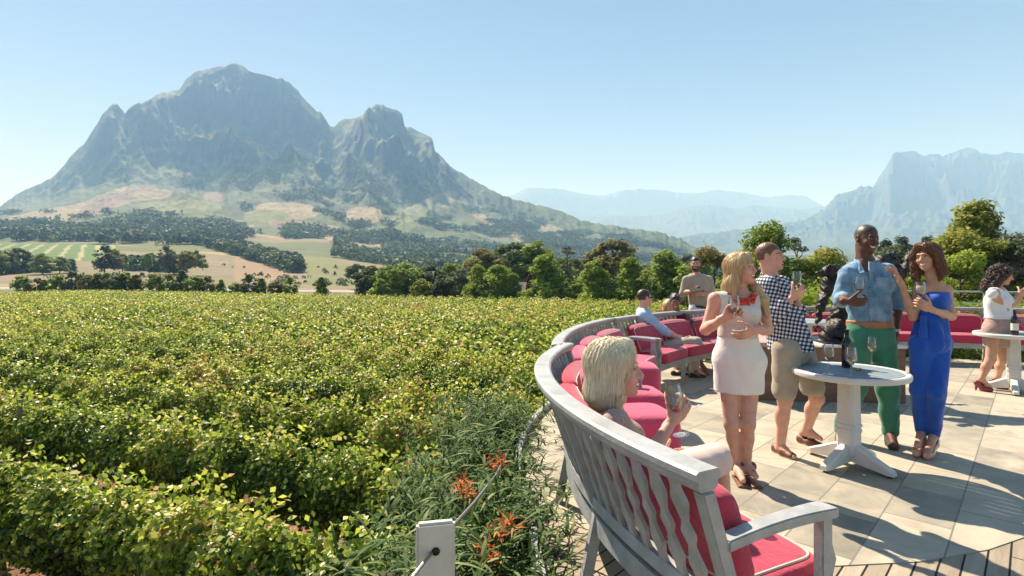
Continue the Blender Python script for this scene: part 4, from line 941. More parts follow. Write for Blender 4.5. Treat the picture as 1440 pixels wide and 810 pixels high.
def plant_mesh(seed, hgt):
    rg = np.random.default_rng(seed); Vs=[]; Qs=[]; Ts=[]; o_=0
    stems = 16
    for s_ in range(stems):
        base = np.array([rg.normal(0,.10), rg.normal(0,.10), 0]); tip = base*2.0+np.array([rg.normal(0,.05), rg.normal(0,.05), hgt*rg.uniform(.55,1.05)])
        n = 34; tt = rg.uniform(.15,1,n)[:,None]; org = base*(1-tt)+tip*tt+rg.normal(0,.012,(n,3))
        V,Q,T = ribbons(n, rg, .125, .0052, .35, (.1,1.15), np.clip(rg.normal(.5,.2,n)+(tt[:,0]-.6)*.4,0,1), 0, org, 4)
        Vs.append(V); Qs.append(Q+o_); Ts.append(T); o_ += len(V)
    return np_mesh('foliage', np.concatenate(Vs), np.concatenate(Qs), tint=np.concatenate(Ts))
PM = [plant_mesh(s, .62) for s in (1,2,3)]
def flower_mesh(seed, n=46):
    rg = np.random.default_rng(seed); V,Q,T = ribbons(n, rg, .085, .0055, .2, (-.3,1.3), rg.uniform(0,1,n), 0, rg.normal(0,.025,(n,3)), 4); return np_mesh('flower', V, Q, tint=T)
FM = [flower_mesh(s) for s in (5,6)]
spots = []; rq = random.Random(4)
for i in range(45):
    yy = 1.75+(i//3)*.27+rq.uniform(-.1,.1); xr = edge_x(yy)
    spots.append((xr-.19-(i%3)*.135*(1.1-.06*yy)+rq.uniform(-.05,.05), yy, rq.uniform(-.40,-.24)))
flow = {6:1, 9:0, 10:1, 13:1, 18:1, 24:0}
plab = {}
for i, (x, y, z) in enumerate(spots):
    fl = i in flow
    lab = 'grey-green strappy border plant with orange flowers, beside the terrace kerb' if fl else 'grey-green strappy border plant growing between the cable and the terrace kerb'
    e = empty('border_plant', (x,y,z), rq.uniform(0,6.28), lab, 'plant', 'flowering border plants along the kerb' if fl else 'border plants along the kerb'); s = rq.uniform(.85,1.2); e.scale = (s,s,s*(.95+.15*rq.random()))
    link('foliage', PM[i%3], M_STRAP, e)
    if fl:
        for q in range(1 if i > 9 else 2):
            f = link('flower', FM[(i+q)%2], M_FLOWER, e); f.scale = (.72,.72,.72); f.location = (rq.uniform(-.08,.12), rq.uniform(-.15,.05), .56+.08*q)
# earth bank carrying the border
m = MB(); m.add(*sweep_arc([(0.03,-3.0),(1.0,-3.0),(.85,-.6),(.6,-.42),(0.03,-.38)], 5.86, R_(140), R_(186), 60, cx0, cy0, 0)); m.prism([(.12,3.45),(.20,.5),(-.8,.5),(-.85,3.45)], -3, -.40); m.build('border_soil', simple('dark_soil', (.09,.06,.04), (.05,.035,.025), .95, 12, .8), kind='structure')
# ------------------------------------------------- small things in the valley
M_CAR = simple('white_car_paint', (.75,.75,.74), None, .25, spec=.6); M_CARG = simple('car_window', (.02,.025,.03), None, .1); M_TYRE = simple('tyre', (.02,.02,.02), None, .9)
gz = float(ground_z(-121., 136.))
ce = empty('car', (-123, 135.5, gz), .05, 'small white car on the grey road at the far left', 'car')
m = MB(); prof = [(-2.1,.35),(-2.15,.75),(-1.9,.95),(-1.3,1.02),(-.7,1.42),(.75,1.45),(1.35,1.0),(2.0,.85),(2.15,.6),(2.1,.35)]
V = [(x,-.85,z) for x,z in prof]+[(x,.85,z) for x,z in prof]; n = len(prof)
m.add(V, [tuple(range(n-1,-1,-1)), tuple(range(n,2*n))]+[(i,(i+1)%n,n+(i+1)%n,n+i) for i in range(n)]); m.build('body', M_CAR, ce, bevel=.05)
MB().box((0,0,1.2), (1.75,1.74,.28)).build('window', M_CARG, ce)
for x in (-1.3,1.3):
    for s in (-1,1): MB().tube([(x,s*.7,.33),(x,s*.9,.33)], .33, 14).build('wheel', M_TYRE, ce)
def house(px, py, d, w_, l, h, label, wallc=(.55,.53,.48), roofc=(.16,.15,.14), rz=0):
    x = (px-720)/F_PX*d; z = float(ground_z(x, d)); e = empty('farmhouse', (x,d,z), rz, label, 'house')
    MB().box((0,0,h/2-.5), (w_,l,h+1)).build('wall', simple('house_wall', wallc, None, .8), e)
    m = MB(); m.add([(-w_/2-.4,-l/2-.4,h+.02),(w_/2+.4,-l/2-.4,h+.02),(w_/2+.4,l/2+.4,h+.02),(-w_/2-.4,l/2+.4,h+.02),(-w_/2-.4,0,h+l*.33),(w_/2+.4,0,h+l*.33)], [(3,2,1,0),(0,1,5,4),(2,3,4,5),(0,4,3),(1,2,5)]); r = m.build('roof', simple('house_roof', roofc, None, .8), e)
    for q in (-.3,.05,.33): MB().box((w_*q,-l/2-.01,h*.55), (1.1,.08,1.3)).build('window', M_CARG, e)
house(760,425,72,5.5,3.6,2.2,'low grey shed with dark roof at the end of the vineyard under the trees', (.30,.27,.24), (.12,.11,.11), .3)
house(622,352,520,16,8,5,'small white farmhouse roof among the valley trees', rz=.2)
# stake fence at the foot of the trees
fe = empty('paddock_fence', (0,0,0), 0, 'pale post and rail fence at the foot of the trees behind the vineyard', 'fence')
M_FENCE = simple('pale_fence', (.42,.40,.34), (.3,.28,.24), .9, 5)
pts = [np.array([(px-720)/F_PX*d, d, float(ground_z((px-720)/F_PX*d, d))]) for px, d in [(740+i*8, 62-i*.25) for i in range(27)]]
for p in pts: MB().box((p[0],p[1],p[2]+.9), (.10,.10,1.8)).build('fence_post', M_FENCE, fe)
for q in (.8,1.5): MB().tube([p+np.array([0,-.06,q]) for p in pts], .04, 5).build('rail', M_FENCE, fe)
# utility pole by the road
p = P(168,415,100); MB().tube([(0,0,-.5),(0,0,5.0)], .11, 8).build('pole', M_POST, None, label='thin dark utility pole between the small roadside trees at the left', cat='pole').location = (p[0],100,-3)
# sculpture: a rough bronze figure mid-leap, modelled loosely
M_BRONZE = simple('dark_bronze', (.018,.017,.018), (.045,.04,.035), .33, 9, 1, 38, metal=.75, spec=.6)
def sculpture():
    d = 6.6
    def q(px, py, dd=0): return P(px, py, d+dd)
    pr = [Cc(q(1150,497),q(1172,470,.05),.06,.11,.06), Cc(q(1172,470,.05),q(1192,440,.1),.13,.15,.08), Cc(q(1192,440,.1),q(1205,395,.1),.16,.15,.08), Cc(q(1205,395,.1),q(1240,372,.1),.15,.13,.08),
          Cc(q(1148,458,-.1),q(1156,430,-.05),.022,.045,.03), Cc(q(1156,430,-.05),q(1166,398,0),.045,.075,.04), Cc(q(1166,398,0),q(1200,385,.05),.075,.11,.05), Ee(q(1167,380),(.085,.08,.075),.03), Cc(q(1160,386,-.05),q(1150,384,-.1),.035,.02,.02),
          Cc(q(1195,455,.1),q(1225,497,.1),.13,.07,.06), Cc(q(1170,490),q(1215,497,.1),.07,.06,.06), Cc(q(1240,372,.1),q(1262,398,.15),.09,.06,.05), Cc(q(1262,398,.15),q(1282,358,.2),.06,.045,.03), Cc(q(1240,372,.1),q(1254,362,.12),.08,.06,.05),Cc(q(1254,362,.12),q(1266,384,.12),.05,.045,.04),
          Cc(q(1282,358,.2),q(1276,385,.2),.045,.03,.02), Cc(q(1205,497,.1),q(1262,470,.15),.05,.03,.03)]
    disp = lambda X,Y,Z: .018*np.sin(X*31+2*np.sin(Z*17))*np.sin(Z*37+2*np.sin(Y*21+X*9))+.009*np.sin(X*83+Z*31)*np.sin(Z*71-Y*50)
    V, Q = sdf_mesh(pr, .014, disp=disp); o = link('sculpture', np_mesh('sculpture', V, Q, smooth=True), M_BRONZE)
    tag(o, 'rough dark bronze sculpture of a leaping figure on the box plinth', 'sculpture')
sculpture()
# ======================================================================= people
def skinmat(name, c, c2): return simple(name, c, c2, .55, 22, .2, 140, spec=.3, sss=.10)
SK = {'fair': skinmat('fair_skin', (.70,.41,.30), (.61,.32,.23)), 'tan': skinmat('tan_skin', (.62,.36,.24), (.53,.28,.18)), 'brown': skinmat('brown_skin', (.30,.15,.085), (.24,.11,.06)), 'dark': skinmat('dark_skin', (.15,.072,.043), (.11,.05,.03))}
M_LIP = simple('lips', (.48,.13,.12), None, .4); M_LIPD = simple('dark_lips', (.20,.07,.06), None, .4); M_TEETH = simple('teeth', (.85,.83,.78), None, .3); M_EYE = simple('eye_white', (.42,.40,.38), None, .25); M_IRIS = simple('iris', (.03,.02,.015), None, .15)
def hairmat(name, stops):
    m, nt, ns, ln, b = new_mat(name); tc = N(nt, 'ShaderNodeTexCoord'); mp = N(nt, 'ShaderNodeMapping'); mp.inputs['Scale'].default_value = (1,1,.10); ln.new(tc.outputs['Object'], mp.inputs['Vector'])
    n = N(nt, 'ShaderNodeTexNoise', Scale=160, Detail=5, Roughness=.6, Distortion=.4); ln.new(mp.outputs[0], n.inputs['Vector']); r = ramp(nt, stops); ln.new(n.outputs['Fac'], r.inputs['Fac']); ln.new(r.outputs[0], b.inputs['Base Color'])
    b.inputs['Roughness'].default_value = .42; b.inputs['Specular IOR Level'].default_value = .4; b.inputs['Sheen Weight'].default_value = .15
    bp = N(nt, 'ShaderNodeBump', Strength=.5, Distance=.003); ln.new(n.outputs['Fac'], bp.inputs['Height']); ln.new(bp.outputs[0], b.inputs['Normal']); return m
HAIR = {'platinum': hairmat('platinum_blonde_hair', [(.25,(.50,.38,.20)),(.5,(.82,.72,.50)),(.75,(.93,.88,.74))]), 'blonde': hairmat('golden_blonde_hair', [(.25,(.34,.20,.08)),(.5,(.66,.48,.24)),(.75,(.86,.70,.42))]),
 'brown': hairmat('chestnut_hair', [(.3,(.07,.028,.014)),(.55,(.20,.08,.035)),(.8,(.42,.19,.08))]), 'darkbrown': hairmat('dark_brown_hair', [(.3,(.025,.014,.01)),(.6,(.07,.035,.022)),(.8,(.15,.07,.04))]),
 'ginger': hairmat('short_light_brown_hair', [(.3,(.09,.045,.022)),(.6,(.19,.10,.05)),(.8,(.28,.16,.085))]), 'black': hairmat('black_hair', [(.3,(.012,.01,.01)),(.7,(.03,.025,.022))]), 'cropped': hairmat('cropped_greying_hair', [(.3,(.02,.016,.014)),(.7,(.06,.05,.042))])}
def cloth(name, c1, c2, **k): return simple(name, c1, c2, k.pop('rough', .85), k.pop('scale', 6), k.pop('bump', .3), k.pop('bscale', 180), spec=.2, sheen=k.pop('sheen', .2), **k)
def gingham():
    m, nt, ns, ln, b = new_mat('gingham_cotton'); tc = N(nt, 'ShaderNodeTexCoord'); mp = N(nt, 'ShaderNodeMapping'); ln.new(tc.outputs['Object'], mp.inputs['Vector']); mp.inputs['Rotation'].default_value = (0,R_(-9),0)
    sp = N(nt, 'ShaderNodeSeparateXYZ'); ln.new(mp.outputs[0], sp.inputs[0]); out = []
    uv = N(nt, 'ShaderNodeMath', operation='MULTIPLY_ADD'); ln.new(sp.outputs[1], uv.inputs[0]); uv.inputs[1].default_value = -.75; ln.new(sp.outputs[0], uv.inputs[2])
    for s in (uv.outputs[0], sp.outputs[2]):
        a = N(nt, 'ShaderNodeMath', operation='MULTIPLY'); ln.new(s, a.inputs[0]); a.inputs[1].default_value = 1/.031
        f = N(nt, 'ShaderNodeMath', operation='FRACT'); ln.new(a.outputs[0], f.inputs[0]); g = N(nt, 'ShaderNodeMath', operation='GREATER_THAN'); ln.new(f.outputs[0], g.inputs[0]); g.inputs[1].default_value = .5; out.append(g)
    ad = N(nt, 'ShaderNodeMath', operation='ADD'); ln.new(out[0].outputs[0], ad.inputs[0]); ln.new(out[1].outputs[0], ad.inputs[1]); hv = N(nt, 'ShaderNodeMath', operation='MULTIPLY'); ln.new(ad.outputs[0], hv.inputs[0]); hv.inputs[1].default_value = .5
    r = ramp(nt, [(0,(.78,.77,.75)),(.5,(.16,.18,.23)),(1,(.012,.016,.035))], 'CONSTANT'); r.color_ramp.elements[1].position = .3; r.color_ramp.elements[2].position = .8
    ln.new(hv.outputs[0], r.inputs['Fac']); ln.new(r.outputs[0], b.inputs['Base Color']); b.inputs['Roughness'].default_value = .85; b.inputs['Specular IOR Level'].default_value = .2; return m
M = {'knit': cloth('white_knit', (.86,.83,.76), (.66,.63,.55), scale=110, bump=.8, bscale=130), 'cream': cloth('cream_cotton', (.86,.82,.74), (.80,.76,.68), scale=4, bump=.3, bscale=30),
 'gingham': gingham(), 'khaki': cloth('khaki_cotton', (.42,.37,.28), (.35,.305,.23), bump=.4, bscale=24), 'denim': cloth('washed_denim', (.085,.20,.34), (.30,.47,.60), scale=9, bump=.5, bscale=26),
 'green': cloth('green_cotton', (.04,.19,.12), (.065,.25,.16), bump=.4, bscale=22), 'blue': cloth('royal_blue_crepe', (.006,.07,.40), (.012,.10,.50), scale=4, bump=.3, bscale=14, sheen=.4, rough=.6), 'lace': cloth('blush_lace', (.72,.52,.42), (.36,.22,.18), scale=120, bump=.9, bscale=140),
 'blush': cloth('blush_cotton', (.76,.58,.50), (.70,.52,.44), scale=3, bump=.2, bscale=20), 'paleblue': cloth('pale_blue_cotton', (.36,.48,.68), (.46,.56,.74), bump=.4, bscale=18), 'chino': cloth('light_grey_chino', (.46,.43,.36), (.40,.37,.30), bump=.4, bscale=20),
 'maroon': cloth('maroon_jersey', (.10,.014,.03), (.13,.02,.04)), 'beige': cloth('beige_linen', (.42,.36,.28), (.36,.30,.23), bump=.4, bscale=20), 'white': cloth('white_cotton', (.78,.79,.80), (.70,.71,.74), bump=.3, bscale=20),
 'brownl': simple('brown_leather', (.20,.075,.035), (.11,.04,.02), .45, 10, .3, 60), 'tanl': simple('tan_leather', (.42,.18,.07), (.33,.13,.05), .5, 10, .2, 60), 'nude': simple('nude_patent_leather', (.62,.33,.22), None, .25), 'darkl': simple('dark_suede', (.05,.045,.04), (.03,.027,.025), .8, 10),
 'rose': cloth('dusty_rose_skirt', (.48,.34,.29), (.36,.24,.21), scale=60, bump=.8, bscale=60), 'burg': simple('burgundy_leather', (.20,.03,.04), None, .35), 'coral': simple('coral_beads', (.72,.05,.03), (.58,.035,.02), .35, 60), 'gold': simple('gold_metal', (.75,.55,.25), None, .3, metal=1), 'silver': simple('silver_metal', (.7,.7,.68), None, .25, metal=1), 'sole': simple('pale_sole', (.55,.50,.42), None, .8), 'black': simple('black_plastic', (.015,.015,.015), None, .25)}
def camyaw(px, yaw, pitch=0):
    """direction a person at px looks: 0 = to the camera, +90 = to the right of the picture"""
    c = math.atan2(-F_PX, -(px-720)); a = c+R_(yaw); return np.array([math.cos(a)*math.cos(R_(pitch)), math.sin(a)*math.cos(R_(pitch)), math.sin(R_(pitch))])
def frame(fw, roll=0):
    fw = nrm(fw); r = nrm(np.cross(fw, [0,0,1.])); u = np.cross(r, fw)
    if roll: c, s = math.cos(R_(roll)), math.sin(R_(roll)); r, u = r*c+u*s, u*c-r*s
    return np.stack([r, fw, u], 1)                                   # columns: right, forward, up
def head_prims(fem, smile):
    j = .94 if fem else 1.0
    P_ = [Ee((0,-.018,.032),(.074,.094,.084),.02), Ee((0,.028,-.025),(.060*j,.062,.084),.03), Ee((0,.036,-.075),(.045*j,.046,.034),.03), Cc((0,.074,-.100),(0,.070,-.098),.017*j,None,.022),
          Cc((0,.090,.006),(0,.109,-.026),.007,.0115,.012), Cc((-.011,.097,-.031),(.011,.097,-.031),.0075,None,.008), Cc((-.030,.080,.024),(-.012,.088,.022),.009,None,.014), Cc((.030,.080,.024),(.012,.088,.022),.009,None,.014),
          Ee((-.036,.062,-.030),(.022,.024,.02),.02), Ee((.036,.062,-.030),(.022,.024,.02),.02), Ee((-.077,-.008,-.004),(.010,.019,.031),.008), Ee((.077,-.008,-.004),(.010,.019,.031),.008)]
    sm = .007 if smile else 0
    S_ = [Cc((-.031,.100,.004),(-.028,.098,.004),.0135,None,.012), Cc((.031,.100,.004),(.028,.098,.004),.0135,None,.012), Ee((-.084,-.004,0),(.006,.009,.016),.004), Ee((.084,-.004,0),(.006,.009,.016),.004)]
    L_ = [Cc((-.024,.078,-.060+sm),(0,.0895,-.0585),.0052,.007,.006), Cc((.024,.078,-.060+sm),(0,.0895,-.0585),.0052,.007,.006), Cc((-.022,.078,-.066+sm),(0,.0885,-.0735 if smile else -.069),.005,.0075,.006), Cc((.022,.078,-.066+sm),(0,.0885,-.0735 if smile else -.069),.005,.0075,.006)]
    E_ = [Ee((-.031,.0765,.004),(.0125,.0125,.0125),.002), Ee((.031,.0765,.004),(.0125,.0125,.0125),.002)]
    return P_, S_, L_+E_
def head_mesh(c, R, s, neck, fem, smile=True, beard=0, h=.0042, open_=0):
    P_, S_, A_ = head_prims(fem, smile)
    nl = (R.T@(neck-c))/s; P_ = P_+[Cc((0,-.025,-.06), nl, .050 if fem else .060, .049 if fem else .060, .03)]
    los, his = zip(*[pbox(p) for p in P_+A_]); G = Grid(np.maximum(np.min(los,0)-.02, [-.14,-.16,-.22]), np.minimum(np.max(his,0)+.02,[.14,.16,.15]), h)
    def un(p, neg=False):
        lo, hi = pbox(p); k = p[-1]; m = k+3*h; q = G.sl(lo-m, hi+m)
        if any(a.stop <= a.start for a in q): return
        X, Y, Z = G.pts(q); d = pdist(p, X, Y, Z); A = G.F[q]
        if neg: d = -d; hh = np.maximum(k-np.abs(A-d),0)/k; G.F[q] = np.maximum(A,d)+hh*hh*k*.25
        else: hh = np.maximum(k-np.abs(A-d),0)/k; G.F[q] = np.minimum(A,d)-hh*hh*k*.25
    for p in P_: un(p)
    for p in S_: un(p, True)
    for p in A_: un(p)
    cl = nl+nrm(-nl)*.03*0
    X, Y, Z = G.pts()
    for i in range(3): sl_=[slice(None)]*3; sl_[i]=0; G.F[tuple(sl_)]=1; sl_[i]=-1; G.F[tuple(sl_)]=1
    V, Q = surfnets(G.F, G.lo, h); f = V[Q].mean(1); x, y, z = f[:,0], f[:,1], f[:,2]; mi = np.zeros(len(Q), int)
    for sx in (-.031, .031):
        e = (np.hypot(np.hypot(x-sx, y-.0765), z-.004) < .0150) & (y > .0815) & (z < .0075) & (z > .0005); mi[e] = 3
        mi[e & (np.hypot(x-sx, z-.004) < .0070)] = 4
        mi[(np.hypot(np.hypot(x-sx, y-.0765), z-.004) < .0165) & (y > .080) & (z >= .0072) & (z < .0112)] = 4                                # lash line
        b = (np.abs(z-(.0245-.0016*((x-sx)/.012)**2)) < (.0032 if fem else .0045)) & (np.abs(x-sx*.98) < .020) & (y > .06); mi[b] = 5
    zm = -.062+.007*(x/.024)**2*smile; hw = .0125 if smile else .009
    if open_: hw = .018
    mm = (np.abs(z-zm+.003) < hw*(1-(x/.031)**2)) & (np.abs(x) < .028) & (y > .06); mi[mm] = 1
    if smile: mi[mm & (np.abs(z-zm+.0015) < .0058*(1-(x/.026)**2)) & (np.abs(x) < .022)] = 2
    if open_: mi[mm & (z < zm-.005) & (z > zm-.014) & (np.abs(x) < .015)] = 4
    if beard: mi[(mi == 0) & (y > -.01) & (z < -.035-.02*(y < .05)) & (z > -.13) & (((z < -.075)|(np.abs(x) > .032)|((z > -.052)&(z < -.040)&(np.abs(x) < .03)))) & (y > .0)] = 5
    return (V*s)@R.T+c, Q, mi
def hand_mesh(w, d, thumb, palm, curl=(40,50,35), s=1.0, spread=6, h=.0042, thumbc=30):
    """five unequal jointed fingers: d to the fingertips, thumb = side the thumb leaves, palm = where the palm looks"""
    d = nrm(d); t = np.asarray(thumb,float); t = nrm(t-d*(t@d)); b = np.cross(t, d); b = b if b@np.asarray(palm) < 0 else -b   # b: back of the hand
    R = np.stack([t, d, b], 1)                                       # local x thumb side, y fingers, z back
    pr = [Ee((0,.048,0),(.040,.050,.0145),.012), Cc((0,-.035,0),(0,.012,0),.0255,.023,.02), Cc((.022,.02,-.006),(.03,.045,-.008),.014,.012,.012)]
    for i, (bx, L) in enumerate([(.029,.072),(.010,.080),(-.009,.075),(-.027,.060)]):
        p = np.array([bx,.086-(.006 if i == 3 else 0)-(.003 if i==0 else 0),0.]); a = 0; sp = R_(spread)*(1.5-i)/1.5
        for seg, (fr, cu) in enumerate(zip((.46,.30,.24), curl)):
            a += R_(cu); dr = np.array([math.sin(sp)*math.cos(a), math.cos(sp)*math.cos(a), -math.sin(a)]); e = p+dr*L*fr*1.12
            r0 = (.0092,.0082,.0074)[seg]*(.92 if i == 3 else 1); pr.append(Cc(p, e, r0, r0*.9, .004)); p = e
    p = np.array([.030,.022,-.004]); a = 0
    for seg, L in enumerate((.040,.030,.026)):
        q = R_(thumbc*seg*.8); dr = nrm([.72*math.cos(q)-.3*math.sin(q), .66, -.25-.9*math.sin(q)]); e = p+dr*L; pr.append(Cc(p, e, (.0125,.0105,.0095)[seg], (.0108,.0098,.0085)[seg], .006)); p = e
    V, Q = sdf_mesh(pr, h); g = w+R@np.array([.012,.070,-.042])*s
    return (V*s)@R.T+w, Q, g, R
def wr(amp, f=1., seed=0):
    def g(X, Y, Z):
        a = np.sin(Z*31*f+3*np.sin(X*17*f+seed)+2*np.sin(Y*15*f)); b = np.sin((X*.8+Z)*47*f+2.2*np.sin(Y*23*f+seed)); c_ = np.sin((Y-Z*.7)*39*f+2*np.sin(X*29*f+seed*2)); return amp*(.4*a+.25*b+.3*c_+.8*(.5-np.abs(np.sin(Z*13*f+(X-Y)*11*f+1.6*np.sin(X*21*f+seed)+1.2*np.sin(Z*9+seed)))**.6))
    return g
class Person:
    def __init__(s, px, D, yaw, label, skin, cat='person', fem=False, h=.008, group=None):
        s.px, s.D, s.h, s.fem = px, D, h, fem; s.fw = camyaw(px, yaw); s.lat = nrm(np.cross(s.fw, [0,0,1.])); s.skin = skin
        s.root = empty('person', P(px, HOR, D)*np.array([1,1,0]), 0, label, cat, group); s.o = np.array([s.root.location.x, s.root.location.y, 0.])
        s.V = []; s.Q = []; s.mi = []; s.n = 0; s.hands = []
    def J(s, px, py, dd=0): return P(px, py, s.D+dd)
    def addb(s, V, Q, mi=None):
        s.V.append(V); s.Q.append(Q+s.n); s.n += len(V); s.mi.append(np.zeros(len(Q), int) if mi is None else mi)
    def put(s, name, V, Q, mats, mi=None, parent=None):
        me = np_mesh(name, V-s.o, Q, mi=mi, smooth=True); return link(name, me, mats, parent or s.root)
    def torso(s, neck, chest, waist, pelvis, shL, shR, k=1.0, bust=True):
        """neck, chest, waist, pelvis centres and both shoulder joints"""
        s.neck, s.chest, s.waist, s.pel, s.shL, s.shR = neck, chest, waist, pelvis, shL, shR
        lat, fw = s.lat, s.fw
        if s.fem: hp, wa, ch, up = (.162,.108), (.120,.086), (.142,.098), (.125,.070)
        else: hp, wa, ch, up = (.158,.110), (.145,.105), (.170,.115), (.155,.082)
        f = lambda a: (a[0]*k, a[1]*k)
        top = neck-np.array([0,0,.055])
        s.T = [Tt(pelvis-np.array([0,0,.05]), pelvis, lat, fw, (hp[0]*k*.94,hp[1]*k), f(hp), .04), Tt(pelvis, waist, lat, fw, f(hp), f(wa), .04), Tt(waist, chest, lat, fw, f(wa), f(ch), .04), Tt(chest, top, lat, fw, f(ch), f(up), .04),
               Cc(shL, top, .050*k, .052*k, .04), Cc(shR, top, .050*k, .052*k, .04), Cc(neck-np.array([0,0,.02]), shL*.5+neck*.5-np.array([0,0,.02]), .045*k, .045*k, .04), Cc(neck-np.array([0,0,.02]), shR*.5+neck*.5-np.array([0,0,.02]), .045*k, .045*k, .04)]
        if s.fem and bust:
            for q in (-1,1): s.T.append(Ee(chest+lat*q*.068*k+fw*.068*k-np.array([0,0,.0]), (.062*k,.062*k,.062*k), .035))
        s.Nk = [Cc(neck-np.array([0,0,.03]), neck+np.array([0,0,.03]), .052 if s.fem else .062, .049 if s.fem else .060, .03)]
    def arm(s, sh, el, wri, k=1.0):
        k *= .86 if s.fem else 1.0
        return [Cc(sh, el, .053*k, .041*k, .03), Cc(el, el+(wri-el)*.35, .042*k, .042*k, .02), Cc(el+(wri-el)*.35, wri, .042*k, .0265*k, .02)]
    def leg(s, hip, kn, an, k=1.0):
        k *= .92 if s.fem else 1.0; ax = nrm(an-kn); back = -s.fw; back = nrm(back-ax*(back@ax))
        return [Cc(hip, kn, .090*k, .057*k, .04), Cc(kn, an, .053*k, .036*k, .03), Ee(kn+(an-kn)*.30+back*.022, (.045*k,.045*k,.045*k), .04), Ee(kn+(an-kn)*.42+back*.018, (.038*k,)*3, .04)]
    def foot(s, an, toe, r=.034):
        d = toe-an; return [Cc(an, an+d*.35-np.array([0,0,.01]), .034, .034, .02), Cc(an-nrm(d*np.array([1,1,0]))*.03-np.array([0,0,.03]), an-np.array([0,0,.02]), .030, .034, .02), Cc(an+d*.35, toe, r, .020, .02)]
    def garment(s, name, prims, mat, infl=.012, clips=(), subs=(), disp=None, h=None, mats=None, parent=None):
        V, Q = sdf_mesh(prims, h or s.h, inflate=infl, clips=clips, subs=subs, disp=disp); return s.put(name, V, Q, mat, parent=parent)
    def hand(self, w, d, thumb, palm, **k):
        V, Q, g, R = hand_mesh(w, d, thumb, palm, h=max(.0042, self.h*.62), **k); self.addb(V, Q); return g
    def head(s, c, yaw, pitch=0, roll=0, size=1.0, hair=None, hairc='brown', smile=True, beard=0, brow=None, open_=0, lips=None):
        R = frame(camyaw(s.px, yaw, pitch), roll); s.hc, s.R, s.hs = c, R, size
        V, Q, mi = head_mesh(c, R, size, s.neck, s.fem, smile, beard, max(.0040, s.h*.6), open_); s.addb(V, Q, mi); s.lipm = lips or M_LIP; s.brow = brow or HAIR[hairc]
        if hair: s.hair(hair, hairc)
    def hair(s, kind, col):
        R, c, z = s.R, s.hc, s.hs; pr = []; subs = []; clips = []; amp, f1 = .003, 60
        cap = Ee((0,-.020,.034),(.083,.103,.094),.02)
        face = Ee((0,.115,-.045),(.066,.085,.098),.012)
        if kind == 'short':
            pr = [Ee((0,-.019,.034),(.0785,.099,.091),.02)]; clips = [lambda X,Y,Z: (np.interp(Y.ravel(), [-.1,-.05,-.02,.02,.035,.06,.1],[-.085,-.07,-.035,-.01,.040,.054,.066])[None,:,None]+.0035*np.sin(X*330)*np.sin(Y*290)+.28*np.abs(X)*(Y>.04)-.012*(Y>.04)-Z)]; amp = .0022; f1 = 90
        elif kind == 'cropped':
            pr = [Ee((0,-.018,.033),(.0765,.0965,.088),.02)]; clips = [lambda X,Y,Z: (np.interp(Y.ravel(), [-.1,-.03,.0,.02,.06,.1],[-.05,-.035,.01,.02,.062,.078])[None,:,None]-Z)]; amp = .0008; f1 = 120
        elif kind == 'long':
            pr = [cap, Tt((0,-.05,.02),(0,-.085,-.13),[1,0,0],[0,1,0],(.085,.06),(.092,.050),.04), Tt((0,-.085,-.13),(.03,-.10,-.24),[1,0,0],[0,1,0],(.092,.050),(.07,.035),.04),
                  Cc((.070,.0,.04),(.092,-.005,-.09),.026,.028,.03), Cc((-.070,.0,.04),(-.088,-.01,-.09),.026,.028,.03), Cc((.03,.052,.098),(.078,.035,.02),.020,.02,.02), Cc((-.03,.052,.098),(-.078,.035,.02),.020,.02,.02),
                  Cc((-.085,-.01,-.08),(-.07,.07,-.17),.030,.028,.03), Cc((-.07,.07,-.17),(-.055,.115,-.25),.028,.026,.03), Cc((-.055,.115,-.25),(-.05,.12,-.36),.026,.012,.03), Cc((.06,-.07,-.12),(.05,-.10,-.30),.05,.03,.04), Cc((.085,-.03,-.08),(.11,-.02,-.22),.035,.02,.03)]; subs = [Ee((0,.125,-.045),(.075,.095,.10),.012)]; amp = .0022; f1 = 60
        elif kind == 'bob':
            pr = [Ee((0,-.022,.036),(.095,.112,.102),.02), Tt((0,-.035,.02),(0,-.050,-.10),[1,0,0],[0,1,0],(.104,.098),(.100,.082),.03), Tt((0,-.050,-.10),(0,-.045,-.112),[1,0,0],[0,1,0],(.102,.084),(.088,.07),.03),
                  Cc((.072,.02,.05),(.088,.012,-.08),.022,.018,.03), Cc((-.072,.02,.05),(-.088,.012,-.08),.022,.018,.03), Cc((0,.05,.105),(.066,.045,.04),.022,.02,.03), Cc((0,.05,.105),(-.066,.045,.04),.022,.02,.03)]; subs = [Ee((0,.135,-.055),(.098,.105,.118),.012)]; amp = .0022; f1 = 60
        elif kind == 'wavy':
            pr = [Ee((0,-.02,.034),(.080,.100,.092),.02), Tt((0,-.04,.01),(0,-.07,-.12),[1,0,0],[0,1,0],(.088,.066),(.098,.055),.04)]
            for q in (-1,1):
                pr += [Cc((q*.03,.06,.098),(q*.082,.045,.02),.024,.024,.03), Cc((q*.078,.04,.02),(q*.094,.02,-.07),.020,.028,.03), Cc((q*.094,.02,-.07),(q*.100,.025,-.15),.030,.028,.03), Cc((q*.10,.025,-.15),(q*.080,.045,-.20),.026,.010,.03)]
            subs = [Ee((0,.12,-.04),(.064,.085,.096),.012)]; amp = .003; f1 = 30
        elif kind == 'curly':
